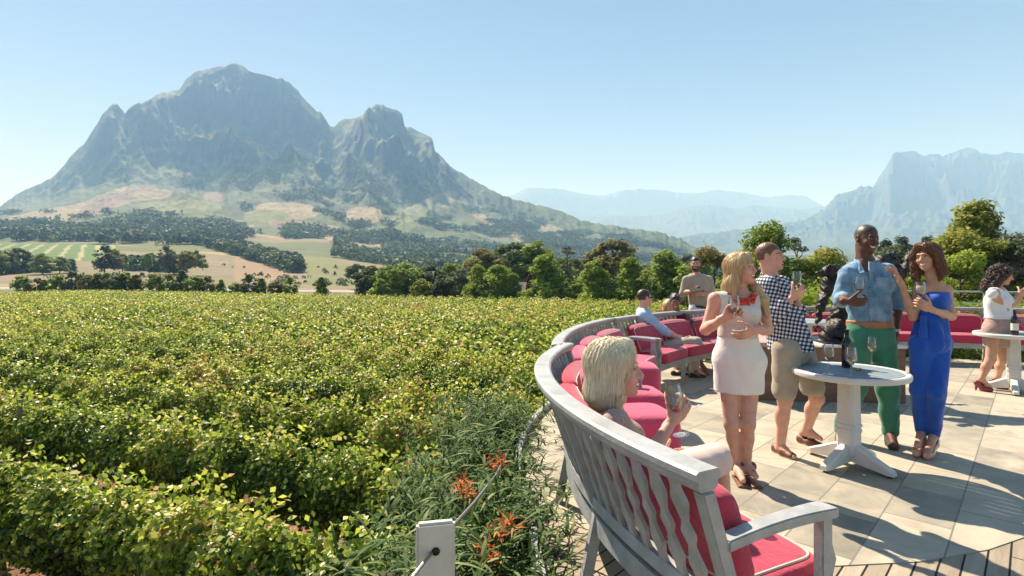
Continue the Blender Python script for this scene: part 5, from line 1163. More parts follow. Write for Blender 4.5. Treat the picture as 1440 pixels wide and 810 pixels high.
            pr = [Ee((0,-.03,.035),(.105,.120,.108),.02), Tt((0,-.06,0),(0,-.10,-.17),[1,0,0],[0,1,0],(.12,.09),(.12,.075),.04), Cc((.09,.0,.0),(.11,-.03,-.16),.045,.05,.03), Cc((-.09,.0,.0),(-.11,-.03,-.16),.045,.05,.03), Cc((0,-.10,-.17),(0,-.11,-.22),.08,.05,.03)]; subs = [Ee((0,.125,-.04),(.068,.085,.10),.012)]; amp = .016; f1 = 14
        elif kind == 'updo':
            pr = [Ee((0,-.022,.036),(.084,.102,.094),.02), Ee((.02,-.06,.095),(.06,.055,.045),.03)]; subs = [face]; clips = [lambda X,Y,Z: (np.interp(Y.ravel(), [-.1,-.03,.0,.06,.1],[-.06,-.055,-.03,.03,.05])[None,:,None]-Z)]; amp = .006; f1 = 30
        if kind == 'curly' or kind == 'updo': disp = lambda X,Y,Z: amp*(np.sin(X*95+3*np.sin(Z*60))*np.sin(Z*88+2*np.sin(Y*70))+.5*np.sin(Y*110+X*70)*np.sin(Z*120))
        else: disp = lambda X,Y,Z: amp*(np.sin(np.arctan2(X,Y+.02)*f1*.55+(9 if kind=='wavy' else 3)*np.sin(Z*(42 if kind == 'wavy' else 13))+Z*8)+.5*np.sin(np.arctan2(X,Y+.02)*f1*1.3+Z*21))
        hh = max(.0042, s.h*.6); V, Q, G = sdf_mesh(pr, hh, clips=clips, subs=subs, disp=disp, want_grid=True)
        V = V.copy()
        Vw = (V*z)@R.T+c; Fs = Q
        if kind in ('long','bob','wavy','curly') :
            # loose strands lying on the hair
            rg = np.random.default_rng(int(s.px)); n = 5000 if s.h < .008 else 1600; p = V[rg.choice(len(V), n)].copy(); p = p[(p[:,2] > -.12)|(rg.uniform(size=len(p)) < .5)]; n = len(p)
            gx, gy, gz = np.gradient(G.F, hh); L = []; nn0 = None; wv = rg.uniform(0, 6.28, n)
            part = np.where(p[:,2] > .08, 1, 0)
            for k in range(13):
                ii = np.clip(((p-G.lo)/hh).round().astype(int), 1, np.array(G.F.shape)-2); g = np.stack([gx[ii[:,0],ii[:,1],ii[:,2]], gy[ii[:,0],ii[:,1],ii[:,2]], gz[ii[:,0],ii[:,1],ii[:,2]]], 1); g /= np.linalg.norm(g,axis=1)[:,None]+1e-6
                f = G.F[ii[:,0],ii[:,1],ii[:,2]]; p = p-g*np.clip(f-.0025-.0085*(wv/6.2832)**7*(.4+k/13), -.006, .006)[:,None]
                dn = np.array([[0,-.10,-1.]])+np.stack([np.sign(p[:,0])*.8*(p[:,2]>.06), -1.0*(p[:,2]>.06), 0*p[:,0]],1); 
                if kind in ('wavy','curly'): aw = .9 if kind == 'curly' else .38; dn = dn+np.stack([aw*np.sin(wv*(1 if kind=='curly' else .15)+k*.9), aw*np.cos(wv*(1.3 if kind == 'curly' else .2)+k*.9), 0*wv],1)
                t = dn-g*(dn*g).sum(1)[:,None]; t /= np.linalg.norm(t,axis=1)[:,None]+1e-6; L.append((p.copy(), np.cross(t, g))); p = p+t*.009
            Vr = []
            for k,(q,sd) in enumerate(L): wd = .0009*(1-(k/13)**2)+.0002; Vr += [q-sd*wd, q+sd*wd]
            Vr = np.stack(Vr,1).reshape(-1,3); b = np.arange(n)[:,None,None]*26; ff = np.array([[2*k,2*k+1,2*k+3,2*k+2] for k in range(12)])
            Fs = np.concatenate([Q, (b+ff[None]).reshape(-1,4)+len(V)]); Vw = np.concatenate([Vw, (Vr*z)@R.T+c])
        s.put('hair', Vw, Fs, HAIR[col])
    def finish(s, prims):
        V, Q = sdf_mesh(prims, s.h); s.addb(V, Q)
        Vv = np.concatenate(s.V); Qq = np.concatenate(s.Q); mi = np.concatenate(s.mi)
        s.put('body', Vv, Qq, [SK[s.skin], s.lipm, M_TEETH, M_EYE, M_IRIS, s.brow], mi)
def above(z, up=True): return ((0,0,z), (0,0,-1.) if up else (0,0,1.))      # keep what lies above (below) z
def keep(o, n): return (np.asarray(o,float), nrm(n))                       # keep the side the normal points away from
def ball(c, r, k=.01): return Ee(c, (r,r,r), k)
def shoe(pn, an, toe, mat, kind='shoe', parent=None):
    d = toe-an; hd = nrm(d*np.array([1,1,0])); z0 = min(an[2]-.06, toe[2]-.02); z0 = max(.008, z0) if kind != 'heel' else .006
    lat = np.cross(hd, [0,0,1.]); heel = np.array([*(an-hd*.045)[:2], 0]); tip = np.array([*toe[:2], 0])
    if kind == 'heel':
        hz = an[2]-.075; pr = [Cc(heel+[0,0,hz+.02], heel+hd*.05+[0,0,hz], .030,.030,.02), Cc(heel+hd*.05+[0,0,hz-.01], tip-hd*.07+[0,0,.045], .030,.034,.03), Cc(tip-hd*.07+[0,0,.035], tip+[0,0,.034], .036,.026,.02), Cc(heel+[0,0,hz], heel+[0,0,.008]-hd*.01, .016,.006,.01)]
        subs = [Cc(an+[0,0,.02], an+hd*.05-np.array([0,0,.012]), .034,.028,.01), Cc(heel+hd*.06+[0,0,hz+.03], tip-hd*.05+[0,0,.085], .030,.034,.01)]
        return pn.garment('high_heel_shoe', pr, mat, .004, [above(.004)], subs, h=.0055 if pn.h < .01 else .008)
    pr = [Tt(heel+[0,0,.035], heel+(tip-heel)*.45+[0,0,.032], lat, [0,0,1.], (.034,.04), (.040,.035), .02), Tt(heel+(tip-heel)*.45+[0,0,.032], tip-hd*.02+[0,0,.026], lat, [0,0,1.], (.042,.035), (.034,.022), .02)]
    if kind == 'boot': pr.append(Cc(an, heel+(tip-heel)*.3+[0,0,.05], .045,.042,.02))
    subs = [] if kind == 'boot' else [Cc(an+[0,0,.03], np.array([*(an+hd*.02)[:2], .065]), .040,.036,.008)]
    o = pn.garment('shoe', pr, mat, .004, [above(.004)], subs, h=max(.006, pn.h*.75))
    pn.garment('sole', pr, M['sole'] if kind != 'boot' else M['darkl'], .0075, [above(.002), above(.016, False)], parent=o, h=max(.006, pn.h*.75))
    return o
UP = np.array([0,0,1.])
def hold(pn, g, label, wine, level=.35, dz=-.055, s=1.05, tilt=None): return make_glass(g+UP*dz, label, wine, level, tilt, s, None)
# --- the tall blonde woman in the white dress
p = Person(1040, 3.95, 8, 'laughing blonde woman standing in white sleeveless dress and chunky red necklace', 'fair', fem=True, h=.0075); J = p.J
p.torso(J(1041,414), J(1038,440), J(1037,470), J(1039,506), J(1006,421), J(1071,422), .98)
aL = p.arm(p.shL, J(992,464,-.02), J(1018,447,-.22)); aR = p.arm(p.shR, J(1080,464,.0), J(1062,464,-.20))
hipL, hipR = J(1024,516), J(1055,516); lL = p.leg(hipL, J(1028,596,-.05), J(1036,652,.02), .92); lR = p.leg(hipR, J(1052,596,-.06), J(1050,655,.0), .92)
fL = p.foot(J(1036,655,.02), J(1045,676,-.16)); fR = p.foot(J(1050,655), J(1063,670,-.16))
p.head(J(1042,378), 62, 6, -4, .98, 'long', 'blonde', True, open_=1)
g = p.hand(J(1019,446,-.23), (.75,-.35,.45), (-.1,-.3,1), (.3,-.2,-1), curl=(35,55,40)); hold(p, g, 'wine glass held up by the tall blonde woman in front of her chest', M_WHITEW, .3, -.10)
p.hand(J(1062,464,-.21), (-.9,-.15,-.35), (0,-.3,1), (0,.9,-.2), curl=(20,30,20))
p.finish(p.T+p.Nk+aL+aR+lL+lR+fL+fR)
ncks = [ball(p.neck+UP*.045+p.fw*.03, .098), Ee(J(1000,427), (.055,.14,.10), .01), Ee(J(1077,428), (.055,.14,.10), .01)]
zs = P(0,474,3.95)[2]; 
p.garment('bodice', p.T, M['knit'], .010, [above(zs)], ncks, wr(.0015))
hem = J(1039,551); sk = [Tt(p.waist, p.pel, p.lat, p.fw, (.125,.092), (.168,.120), .04), Tt(p.pel, hem-UP*.03, p.lat, p.fw, (.170,.122), (.158,.108), .04)]
p.garment('skirt', sk, M['cream'], .010, [above(hem[2]), above(zs+.004, False)], disp=wr(.0042, .75))
m = MB(); rgn = random.Random(2)
for i in range(150):
    t = rgn.uniform(-1.25, 1.25); rr = rgn.gauss(0,.012); c = p.neck+p.lat*math.sin(t)*(.088+rr)+p.fw*(.045+math.cos(t)*(.062+rr*.5))+UP*(.020-.075*math.cos(t)+rgn.gauss(0,.013)); r = rgn.uniform(.006,.0105)
    m.lathe([(r*.1,-r),(r*.75,-r*.65),(r,0),(r*.75,r*.65),(r*.1,r)], c-p.o, 8)
m.build('necklace', M['coral'], p.root, True)
m = MB(); wv = J(1016,449,-.20)-p.o; d1 = nrm(J(1019,446,-.23)-J(992,464,-.02)); a = nrm(np.cross(d1, UP)); b = np.cross(a, d1)
m.tube([wv+.031*(a*math.cos(q)+b*math.sin(q)) for q in np.linspace(0,6.283,25)], .004, 6, False); m.build('bracelet', M['gold'], p.root, True)
for an, toe in ((J(1036,655,.02), J(1045,676,-.16)), (J(1050,655), J(1063,670,-.16))):
    hd = nrm((toe-an)*np.array([1,1,0])); base = np.array([*((an+toe)/2)[:2],0]); 
    o = p.garment('sandal', [Tt(base-hd*.10+UP*.012, base+hd*.11+UP*.012, np.cross(hd,UP), UP, (.032,.012), (.038,.012), .01), Cc(toe+UP*.022-hd*.03, an+UP*.005+hd*.035, .008, .008, .01), Cc(an+np.cross(hd,UP)*.03, an-np.cross(hd,UP)*.03+hd*.01, .034, .034, .01)], M['brownl'], .002, [above(.003)], [Cc(an-UP*.05, an+UP*.10, .0335, .0335, .004)], h=.006)

# --- man in the checked shirt
p = Person(1100, 4.55, 58, 'laughing man in black and white checked shirt and khaki shorts', 'fair', h=.008); J = p.J
p.torso(J(1084,392), J(1094,424), J(1104,455), J(1112,486), J(1080,403,-.14), J(1098,400,.18), 1.02)
aN = p.arm(p.shL, J(1084,446,-.26), J(1113,420,-.30)); aF = p.arm(p.shR, J(1120,440,.15), J(1122,425,-.1))
hN, hF = J(1106,492,-.10), J(1124,490,.10); kN, aNk = J(1104,562,-.12), J(1097,630,-.06); kF, aFk = J(1149,560,.06), J(1133,607,.20)
lN = p.leg(hN, kN, aNk); lF = p.leg(hF, kF, aFk); fN = p.foot(J(1097,628,-.06), J(1116,643,-.20)); fF = p.foot(J(1133,605,.20), J(1154,617,.08))
p.head(J(1083,361), 78, 4, 0, 1.0, 'short', 'ginger', True, beard=0, open_=1, brow=HAIR['ginger'])
g = p.hand(J(1114,419,-.31), (.75,-.25,.62), (-.5,-.3,.8), (.3,.9,-.1), curl=(35,50,35)); hold(p, g, 'wine glass raised in the hand of the man in the checked shirt', M_WHITEW, .25, -.08)
p.finish(p.T+p.Nk+aN+aF+lN+lF+fN+fF)
slv = lambda a, t, ex=.012: Cc(a[0][1], a[0][2], a[0][3]+ex, a[0][4]+ex+.004, .03)
w2 = aN[1][1]; cu = w2+(aN[2][2]-w2)*.55; cu2 = aF[1][1]+(aF[2][2]-aF[1][1])*.5
zb = P(0,492,4.55)[2]
tor = p.T+[Tt(p.waist, p.pel-UP*.06, p.lat, p.fw, (.155,.125), (.180,.150), .05)]
p.garment('shirt', tor+[slv(aN,0), Cc(w2, cu, .050, .047, .02), slv(aF,0), Cc(aF[1][1], cu2, .05, .047, .02)], M['gingham'], .013, [above(zb)], [ball(p.neck+UP*.055, .082)], wr(.009,1.1))
p.garment('collar', [Cc(p.neck-UP*.01-p.fw*.01, p.neck+UP*.018-p.fw*.01, .072, .070, .01)], M['gingham'], .006, [keep(p.neck+UP*.025, UP+p.fw*.6)], [Cc(p.neck-UP*.05, p.neck+UP*.08, .066, .066, .004), Cc(p.neck+p.fw*.07-UP*.05, p.neck+p.fw*.08+UP*.08, .035,.035,.004)], h=.006)
def trous(pn, hips, knees, ends, rads, mat, name, infl=.005, disp=.007, zt=None, zc=None, clips=()):
    pr = [Tt(pn.pel-UP*.06, pn.pel+(pn.waist-pn.pel)*.55, pn.lat, pn.fw, (.164,.119), (.148,.109), .05)]
    for h_, k_, e_, r in zip(hips, knees, ends, rads): pr += [Cc(h_, k_, .100, r[0], .05), Cc(k_, e_, r[0], r[1], .03)]
    return pn.garment(name, pr, mat, infl, clips, (), wr(disp, .9, 3))
eN = kN+(aNk-kN)*.02; 
p.garment('shorts', [Tt(p.pel-UP*.05, p.pel+(p.waist-p.pel)*.4, p.lat, p.fw, (.165,.130), (.160,.122), .05), Cc(hN, J(1103,550,-.12), .108, .088, .05), Cc(hF, J(1143,546,.06), .108, .086, .05)], M['khaki'], .004, [keep(J(1103,553,-.12), kN-hN+np.array([.0,0,0])) if False else above(P(0,556,4.55)[2]-.01)], (), wr(.008,1.0,2))
shoe(p, J(1097,628,-.06), J(1117,643,-.20), M['brownl']); shoe(p, J(1133,605,.20), J(1155,617,.08), M['brownl'])

# --- tall man in denim shirt and green trousers
p = Person(1222, 4.75, 12, 'tall smiling dark-skinned man in denim shirt and green trousers, thumb by his belt', 'dark', h=.008); J = p.J
p.root['label'] = 'tall smiling man in washed denim shirt, brown belt and green trousers'
p.torso(J(1216,372), J(1220,400), J(1222,430), J(1223,463), J(1193,387), J(1247,383), 1.0)
aL = p.arm(p.shL, J(1183,420,.02), J(1192,424,-.27), 1.06); aR = p.arm(p.shR, J(1260,428,.04), J(1259,466,-.04), 1.06)
hL, hR = J(1209,468), J(1239,468); kL, aLk = J(1203,545,.02), J(1184,604,.12); kR, aRk = J(1248,545,-.02), J(1252,607,.0)
lL = p.leg(hL, kL, aLk, 1.04); lR = p.leg(hR, kR, aRk, 1.04)
p.head(J(1219,336), 36, -6, 5, 1.06, 'cropped', 'cropped', True, lips=M_LIPD, brow=HAIR['black'])
g = p.hand(J(1193,424,-.28), (.75,-.5,-.05), (-.2,-.4,.9), (.5,.6,-.3), curl=(45,55,40), s=1.08); hold(p, g, 'glass of rose wine held by the man in denim', M_ROSE, .25, -.045)
p.hand(J(1259,468,-.04), (-.12,-.1,-1), (-.9,-.4,0), (-.7,.5,0), curl=(45,60,45), s=1.08)
fL = p.foot(J(1184,604,.12), J(1180,618,-.05)); fR = p.foot(J(1252,607), J(1257,627,-.17))
p.finish(p.T+p.Nk+aL+aR+lL+lR+fL+fR)
w2 = aL[1][1]; cu = w2+(aL[2][2]-w2)*.30; zb = P(0,455,4.75)[2]; elR = aR[1][1]; cuR = elR+(aR[2][2]-elR)*.10
VN = [ball(p.neck+UP*.065, .088), Cc(p.neck+p.fw*.10+UP*.01, p.neck+p.fw*.135-UP*.15, .050, .006, .01)]
sh = p.garment('shirt', p.T+[slv(aL,0,.009), Cc(w2, cu, .050, .047, .02), slv(aR,0,.009), Cc(elR, cuR, .050, .048, .02)], M['denim'], .013, [above(zb)], VN, wr(.009,1.1,5))
for a_, b_ in ((w2+(cu-w2)*.4, cu), (elR-(elR-p.shR)*.06, cuR)):
    p.garment('cuff', [Cc(a_, b_, .056, .054, .01)], M['denim'], .006, [], [Cc(a_-(b_-a_)*2, b_+(b_-a_)*2, .046,.046,.003)], h=.006, parent=sh)
p.garment('collar', [Cc(p.neck+UP*.005-p.fw*.01, p.neck+UP*.050-p.fw*.016, .078, .073, .01)], M['denim'], .004, [keep(p.neck+UP*.052, UP+p.fw*.55)], [Cc(p.neck-UP*.05, p.neck+UP*.12-p.fw*.01, .070, .067, .004), Cc(p.neck+p.fw*.08-UP*.05, p.neck+p.fw*.09+UP*.10, .045,.045,.004)], h=.006, parent=sh)
cm_ = MB()
for sgn in (-1,1):                                                        # collar leaves and pockets
    a0 = p.neck+p.lat*sgn*.062+UP*.055-p.fw*.01; a1 = p.neck+p.lat*sgn*.075-UP*.005+p.fw*.06; a2 = p.neck+p.lat*sgn*.030-UP*.065+p.fw*.125; a3 = p.neck+p.lat*sgn*.052+UP*.02+p.fw*.075
    cc = [a0, a1, a2+p.lat*sgn*.035-UP*.01, a2, a3]; th = p.fw*.006
    V = [q-p.o for q in cc]+[q+th-p.o for q in cc]; cm_.add(V, [(0,1,2,3,4),(9,8,7,6,5)]+[(i,(i+1)%5,5+(i+1)%5,5+i) for i in range(5)])
cm_.build('collar_leaf', M['denim'], sh)
def patch(c, w_, h_, off, name, mat, flap=False):
    m = MB(); pts = [(-w_,h_),(w_,h_),(w_,-h_*.7),(0,-h_),(-w_,-h_*.7)]
    V = [c+p.lat*x+UP*y+p.fw*o_-p.o for o_ in (-.03,off) for x,y in pts]; m.add(V, [(4,3,2,1,0),(5,6,7,8,9)]+[(i,(i+1)%5,5+(i+1)%5,5+i) for i in range(5)]); m.build(name, mat, sh)
for sgn in (-1,1):
    c = p.chest+p.lat*sgn*.086+p.fw*.122+UP*.03; patch(c-UP*.045, .054, .062, .012, 'pocket', M['denim']); patch(c+UP*.012, .057, .022, .018, 'pocket_flap', M['denim'])
pk = p.chest+p.fw*.130; patch(pk-UP*.06, .016, .26, .006, 'placket', M['denim'])
m = MB()
for i in range(6): m.lathe([(.001,.004),(.005,.003),(.006,0)], pk+p.fw*.012+UP*(.10-.075*i)-p.o, 8)
m.build('button', M['silver'], sh, True)
trous(p, (hL,hR), (kL,kR), (aLk+UP*.01, aRk+UP*.01), ((.082,.060),(.082,.060)), M['green'], 'trousers', .005, .007)
bz = P(0,457,4.75)[2]; p.garment('belt', [Tt(p.pel-UP*.03, p.waist, p.lat, p.fw, (.170,.126), (.160,.120), .02)], M['tanl'], .012, [above(bz-.016), above(bz+.040, False)], h=.007)
shoe(p, J(1184,604,.12), J(1180,618,-.06), M['brownl'], 'boot'); shoe(p, J(1252,607), J(1257,627,-.18), M['darkl'], 'boot')
m = MB(); wv = J(1259,464,-.038)-p.o; m.lathe([(.034,-.009),(.037,-.006),(.037,.006),(.034,.009)], wv, 20, False); m.lathe([(.001,.0),(.016,.0),(.018,-.006)], wv+np.array([0,-.036,0]), 14); m.build('watch', M['silver'], p.root, True)

# --- woman in the blue jumpsuit
p = Person(1308, 4.50, -16, 'smiling woman with chestnut hair in strapless royal blue jumpsuit', 'tan', fem=True, h=.0075); J = p.J
p.torso(J(1313,400), J(1312,421), J(1310,447), J(1308,478), J(1292,409,.03), J(1331,408), .76)
aL = p.arm(p.shL, J(1284,446,.02), J(1267,398,-.02), .88); aR = p.arm(p.shR, J(1338,445,-.02), J(1309,435,-.28), .88)
hL, hR = J(1296,484), J(1320,484); kL, aLk = J(1293,550,.0), J(1296,607,.08); kR, aRk = J(1317,552,-.10), J(1313,611,.02)
lL = p.leg(hL, kL, aLk, .82); lR = p.leg(hR, kR, aRk, .82); fL = [Cc(aLk, J(1290,627,-.08), .034,.024,.02)]; fR = [Cc(aRk, J(1305,637,-.14), .034,.024,.02)]
p.head(J(1304,361), -26, -4, -7, .98, 'wavy', 'brown', True)
g = p.hand(J(1308,434,-.29), (-.85,-.3,.35), (.2,-.2,.95), (.1,.9,-.2), curl=(42,55,40)); hold(p, g, 'glass of red wine held up by the woman in blue', M_WINE, .35, -.06)
p.hand(J(1267,398,-.02), (-.40,.15,.9), (-.2,-.9,.2), (-.9,.2,-.3), curl=(10,22,18), spread=9)
p.finish(p.T+p.Nk+aL+aR+lL+lR+fL+fR)
ztop = P(0,410,4.5)[2]; zw = P(0,441,4.5)[2]
tb = p.T[:4]+p.T[8:]
p.garment('bodice', tb, M['blue'], .010, [keep(np.array([0,0,ztop]), UP)], [Cc(p.shL, aL[0][2], .05,.05,.01), Cc(p.shR, aR[0][2], .05,.05,.01)], wr(.003,1.2,1))
pr = [Tt(p.waist, p.pel-UP*.02, p.lat, p.fw, (.104,.086), (.130,.108), .05)]+[Cc(hL, kL, .086, .058, .02), Cc(kL, aLk+UP*.01, .060, .042, .015), Cc(hR, kR, .086, .058, .015), Cc(kR, aRk+UP*.01, .060, .042, .015)]
p.garment('trousers', pr, M['blue'], .006, (), (), lambda X,Y,Z: .007*np.sin(X*62+3*np.sin(Z*5)+Y*30)*np.clip((Z-.5)*2,.25,1)+wr(.003,1,2)(X,Y,Z))
p.garment('waist_tie', [Tt(p.waist-UP*.02, p.waist+UP*.02, p.lat, p.fw, (.106,.087), (.102,.085), .02), Ee(p.waist+p.fw*.096-p.lat*-.02, (.028,.02,.022), .01), Cc(p.waist+p.fw*.112+p.lat*.02, p.waist+p.fw*.14+p.lat*.035-UP*.19, .016,.012,.01), Cc(p.waist+p.fw*.112+p.lat*.02, p.waist+p.fw*.13+p.lat*.005-UP*.15, .014,.012,.01)], M['blue'], .004, [], h=.0065, disp=wr(.003,1.6))
shoe(p, aLk, J(1289,627,-.10), M['nude'], 'heel'); shoe(p, aRk, J(1304,637,-.16), M['nude'], 'heel')

# --- seated woman with the blonde bob, nearest
p = Person(868, 2.55, 84, 'woman with platinum blonde bob seated on the near bench in blush lace dress', 'fair', fem=True, h=.006); J = p.J
p.torso(J(859,578,.02), J(864,618,.02), J(872,660,.02), J(886,688,.02), J(866,596,-.15), J(852,594,.17), 1.02)
aN = p.arm(p.shL, J(905,655,-.16), J(944,594,-.06)); aF = p.arm(p.shR, J(890,640,.25), J(930,640,.3))
kN, kF = J(1010,645,.30), J(1002,652,.48); aNk, aFk = J(1022,735,.42), J(1008,742,.6)
hN, hF = J(892,690,-.08), J(884,688,.12)
lN = p.leg(hN, kN, aNk); lF = p.leg(hF, kF, aFk); fN = p.foot(aNk, J(1050,762,.45)); fF = p.foot(aFk, J(1035,775,.62))
p.head(J(866,519), 84, 2, 0, 1.08, 'bob', 'platinum', True)
g = p.hand(J(945,592,-.06), (.62,.1,.70), (-.7,-.1,.6), (.3,.9,0), curl=(30,45,35), s=1.02); hold(p, g+np.array([.012,-.045,0]), 'wine glass held by the woman with the blonde bob', M_WHITEW, .12, -.125, 1.12, (0,R_(-10),0))
p.hand(J(930,640,.3), (.9,.2,-.1), (0,.3,1), (0,0,-1), curl=(15,20,15))
p.finish(p.T+p.Nk+aN+aF+lN+lF+fN+fF)

dr = p.T+[Cc(p.shL, p.shL+(aN[0][2]-p.shL)*.22, .056,.058,.02), Cc(p.shR, p.shR+(aF[0][2]-p.shR)*.22, .056,.058,.02)]
p.garment('bodice', dr, M['lace'], .008, [above(p.pel[2]-.02)], [ball(p.neck+UP*.06+p.fw*.01, .092)], lambda X,Y,Z: .0012*np.sin(X*260)*np.sin(Z*260)*np.sin(Y*240))
p.garment('skirt', [Tt(p.pel-UP*.03, p.waist-UP*.03, p.lat, p.fw, (.175,.13), (.135,.10), .04), Cc(hN, kN+(hN-kN)*.02, .112,.078,.06), Cc(hF, kF+(hF-kF)*.02, .112,.078,.06)], M['blush'], .006, [keep(kN+p.fw*.04, kN-hN+p.fw*.2)], (), wr(.003,.8))
m = MB(); q0 = p.hc+p.R@np.array([.080,.004,-.045]); m.lathe([(.001,-.006),(.006,0),(.001,.006)], q0-p.o, 10); m.build('earring', M['gold'], p.root, True)

# --- seated man in the pale blue shirt
p = Person(918, 7.75, 112, 'seated man in pale blue shirt and grey trousers, seen from behind, wearing sunglasses', 'fair', h=.0105); J = p.J
p.torso(J(905,435), J(907,452), J(912,470), J(920,487), J(903,446,-.17), J(908,445,.19), 1.04)
aN = p.arm(p.shL, J(934,466,-.16), J(961,478,.0), 1.05); aF = p.arm(p.shR, J(935,465,.2), J(963,476,.12))
hN, hF = J(922,489,-.09), J(922,488,.10); kN, kF = J(978,482,-.05), J(966,484,.18); aNk, aFk = J(976,519,.0), J(951,510,.2)
lN = p.leg(hN, kN, aNk); lF = p.leg(hF, kF, aFk)
p.head(J(907,419), 118, 0, 0, 1.02, 'short', 'darkbrown', False)
p.hand(J(962,478,0), (.85,.1,-.1), (0,.5,.8), (0,.3,-.9), curl=(25,35,25)); p.hand(J(964,476,.12), (.75,-.3,-.1), (0,-.5,.8), (0,-.3,-.9), curl=(25,35,25))
p.finish(p.T+p.Nk+aN+aF+lN+lF+p.foot(aNk, J(990,527,.0))+p.foot(aFk, J(965,518,.2)))
def slv2(a, f=.6): return [Cc(a[0][1], a[0][2], .066, .058, .03), Cc(a[0][2], a[0][2]+(a[2][2]-a[0][2])*f, .056,.046,.02)]
p.garment('shirt', p.T+slv2(aN,.15)+slv2(aF,.15), M['paleblue'], .014, [above(p.pel[2]-.02)], [ball(p.neck+UP*.06, .085)], wr(.006,.8))
trous(p, (hN,hF), (kN,kF), (aNk,aFk), ((.080,.062),(.080,.062)), M['chino'], 'trousers')
shoe(p, aNk, J(992,527,.0), M['darkl']); shoe(p, aFk, J(968,519,.2), M['darkl'])
m = MB(); q = [p.hc+p.R@np.array(v)-p.o for v in ((.078,.0,.012),(.074,.06,.010),(.060,.092,.006),(0,.106,.008),(-.060,.092,.006),(-.074,.06,.010),(-.078,0,.012))]
m.tube(q, [.004,.006,.014,.010,.014,.006,.004], 8); m.build('sunglasses', M['black'], p.root, True)

# --- seated woman in maroon
p = Person(952, 8.45, 6, 'seated smiling woman with dark hair up and sleeveless maroon top', 'brown', fem=True, h=.0105); J = p.J
p.torso(J(952,441), J(954,454), J(957,468), J(960,481), J(939,447), J(968,446), .98)
aL = p.arm(p.shL, J(944,464,-.05), J(966,461,-.25)); aR = p.arm(p.shR, J(976,464,0), J(968,472,-.25))
hL, hR = J(955,484), J(967,484); kL, kR = J(968,483,-.50), J(984,484,-.42); aLk, aRk = J(990,518,-.5), J(975,518,-.7)
p.head(J(950,425), -4, 0, -4, 1.0, 'updo', 'black', True, lips=M_LIPD)
g = p.hand(J(967,461,-.26), (.8,-.4,.3), (0,-.3,1), (0,.8,-.3)); hold(p, g, 'wine glass held by the seated woman in maroon', M_WINE, .3, -.06)
p.hand(J(968,472,-.26), (.3,-.9,-.1), (-1,0,.2), (0,0,-1), curl=(20,25,20))
p.finish(p.T+p.Nk+aL+aR+p.leg(hL,kL,aLk)+p.leg(hR,kR,aRk)+p.foot(aLk, J(996,527,-.6))+p.foot(aRk, J(982,527,-.8)))
p.garment('top', p.T, M['maroon'], .012, [above(p.pel[2]-.03)], [ball(p.neck+UP*.05+p.fw*.02, .082), ball(p.shL-p.lat*.03, .075), ball(p.shR+p.lat*.03, .075)], wr(.004))
p.garment('skirt', [Tt(p.pel-UP*.04, p.pel+UP*.04, p.lat, p.fw, (.18,.14), (.17,.12), .05), Cc(hL, kL, .11,.085,.06), Cc(hR, kR, .11,.085,.06)], M['maroon'], .006)

# --- a woman half hidden between them, hand raised
p = Person(936, 8.95, 30, 'woman in dark red almost hidden between the seated pair, one hand raised', 'fair', fem=True, h=.011); J = p.J
p.torso(J(940,447), J(941,459), J(943,472), J(945,486), J(930,452), J(953,452), .96)
aL = p.arm(p.shL, J(928,464,-.1), J(925,447,-.3)); aR = p.arm(p.shR, J(957,466), J(950,474,-.2))
hL, hR = J(940,488), J(951,488); kL, kR = J(945,486,-.45), J(955,487,-.45)
p.head(J(941,431), 30, 0, 0, .98, 'long', 'blonde', True)
p.hand(J(925,446,-.3), (.3,-.1,1), (-1,0,.2), (0,-1,0), curl=(10,20,15)); p.hand(J(950,474,-.2), (.2,-.9,-.2), (-1,0,.2), (0,0,-1))
p.finish(p.T+p.Nk+aL+aR+p.leg(hL,kL,J(950,518,-.5))+p.leg(hR,kR,J(960,518,-.5))+p.foot(J(950,518,-.5), J(955,526,-.6))+p.foot(J(960,518,-.5), J(966,526,-.6)))
p.garment('dress', p.T+slv2(aL,.05)+slv2(aR,.05)+[Cc(hL, kL, .11,.085,.06), Cc(hR, kR, .11,.085,.06)], cloth('dark_red_jersey', (.24,.03,.05), (.18,.02,.04)), .012, [], [ball(p.neck+UP*.05, .085)], wr(.004))

# --- standing man in beige, beyond the benches
p = Person(981, 9.45, 2, 'bearded man standing in beige polo shirt and white trousers, reading a booklet', 'tan', h=.011); J = p.J
p.torso(J(980,387), J(981,402), J(982,417), J(984,434), J(966,394), J(996,394), 1.04)
aL = p.arm(p.shL, J(961,412), J(975,409,-.3)); aR = p.arm(p.shR, J(1000,414), J(984,414,-.27))
hL, hR = J(977,436), J(991,436); kL, kR = J(976,470,-.05), J(992,470); aLk, aRk = J(976,500), J(993,500)
p.head(J(978,371), -2, -3, 0, 1.04, 'short', 'black', False, beard=1)
p.hand(J(975,409,-.3), (.8,-.4,0), (0,-.3,1), (.2,.3,-1), curl=(30,40,30)); p.hand(J(984,414,-.27), (-.8,-.3,.2), (0,-.3,1), (-.2,.3,-1), curl=(30,40,30))
p.finish(p.T+p.Nk+aL+aR+p.leg(hL,kL,aLk)+p.leg(hR,kR,aRk)+p.foot(aLk, J(974,506,-.15))+p.foot(aRk, J(995,506,-.15)))
p.garment('polo_shirt', p.T+[Cc(p.shL, aL[0][2], .066,.06,.03), Cc(p.shR, aR[0][2], .066,.06,.03)], M['beige'], .014, [above(P(0,431,9.45)[2])], [ball(p.neck+UP*.06, .088), Cc(p.neck+p.fw*.10, p.neck+p.fw*.13-UP*.10, .03,.01,.01)], wr(.006,.8))
trous(p, (hL,hR), (kL,kR), (aLk,aRk), ((.085,.065),(.085,.065)), M['white'], 'trousers')
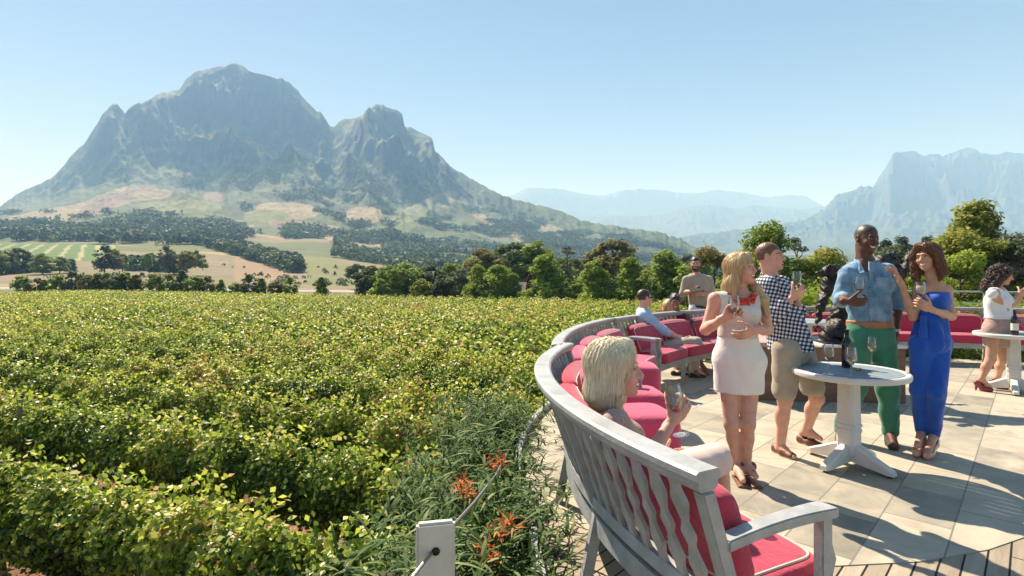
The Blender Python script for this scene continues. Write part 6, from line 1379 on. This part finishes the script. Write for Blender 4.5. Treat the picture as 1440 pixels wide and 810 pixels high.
bz = P(0,430,9.45)[2]; p.garment('belt', [Tt(p.pel-UP*.03, p.waist, p.lat, p.fw, (.170,.130), (.160,.122), .02)], M['darkl'], .010, [above(bz-.03), above(bz+.012, False)])
shoe(p, aLk, J(974,506,-.16), M['darkl']); shoe(p, aRk, J(995,506,-.16), M['darkl'])
o = MB().box((0,0,0), (.22,.15,.018)).build('booklet', simple('dark_booklet_cover', (.08,.06,.05), None, .5), None, bevel=.003, label='small dark booklet held open by the man in beige', cat='booklet'); o.location = J(979,407,-.37); o.rotation_euler = (R_(28),R_(-8),R_(10))

# --- curly-haired woman at the right
p = Person(1402, 6.95, 72, 'woman with long curly dark hair, white top and beige skirt, reaching out', 'tan', fem=True, h=.0095); J = p.J
p.torso(J(1402,406), J(1403,424), J(1404,442), J(1402,463), J(1396,413,-.13), J(1408,412,.14), 1.0)
aN = p.arm(p.shL, J(1414,436,-.10), J(1434,413,-.02)); aF = p.arm(p.shR, J(1425,428,.15), J(1442,408,.1))
hN, hF = J(1399,468,-.07), J(1406,468,.08); kN, kF = J(1392,508,-.08), J(1410,508,.10); aNk, aFk = J(1380,533,-.05), J(1402,531,.1)
p.head(J(1410,387), 86, -16, 0, .98, 'curly', 'darkbrown', False)
p.hand(J(1434,413,-.02), (.8,.1,.35), (0,.3,1), (0,.9,-.2), curl=(15,25,20)); p.hand(J(1442,408,.1), (.8,-.2,.2), (0,.3,1), (0,-.9,-.2), curl=(15,25,20))
p.finish(p.T+p.Nk+aN+aF+p.leg(hN,kN,aNk,.95)+p.leg(hF,kF,aFk,.95)+[Cc(aNk, J(1392,544,-.1), .032,.022,.02), Cc(aFk, J(1414,541,.05), .032,.022,.02)])
zw = P(0,448,6.95)[2]; p.garment('blouse', p.T+[Tt(p.chest, p.waist-UP*.02, p.lat, p.fw, (.16,.12), (.15,.12), .04)], M['white'], .012, [above(zw)], [ball(p.neck+UP*.05+p.fw*.03, .085), ball(p.shL-p.lat*.035, .07), ball(p.shR+p.lat*.035, .07)], wr(.006))
hz_ = J(1402,487); p.garment('skirt', [Tt(p.waist, p.pel, p.lat, p.fw, (.135,.10), (.175,.13), .04), Tt(p.pel, hz_-UP*.03, p.lat, p.fw, (.178,.132), (.175,.125), .04)], M['rose'], .008, [above(hz_[2]), above(zw+.02, False)], disp=wr(.002))
shoe(p, aNk, J(1393,545,-.12), M['burg'], 'heel'); shoe(p, aFk, J(1415,542,.03), M['burg'], 'heel')
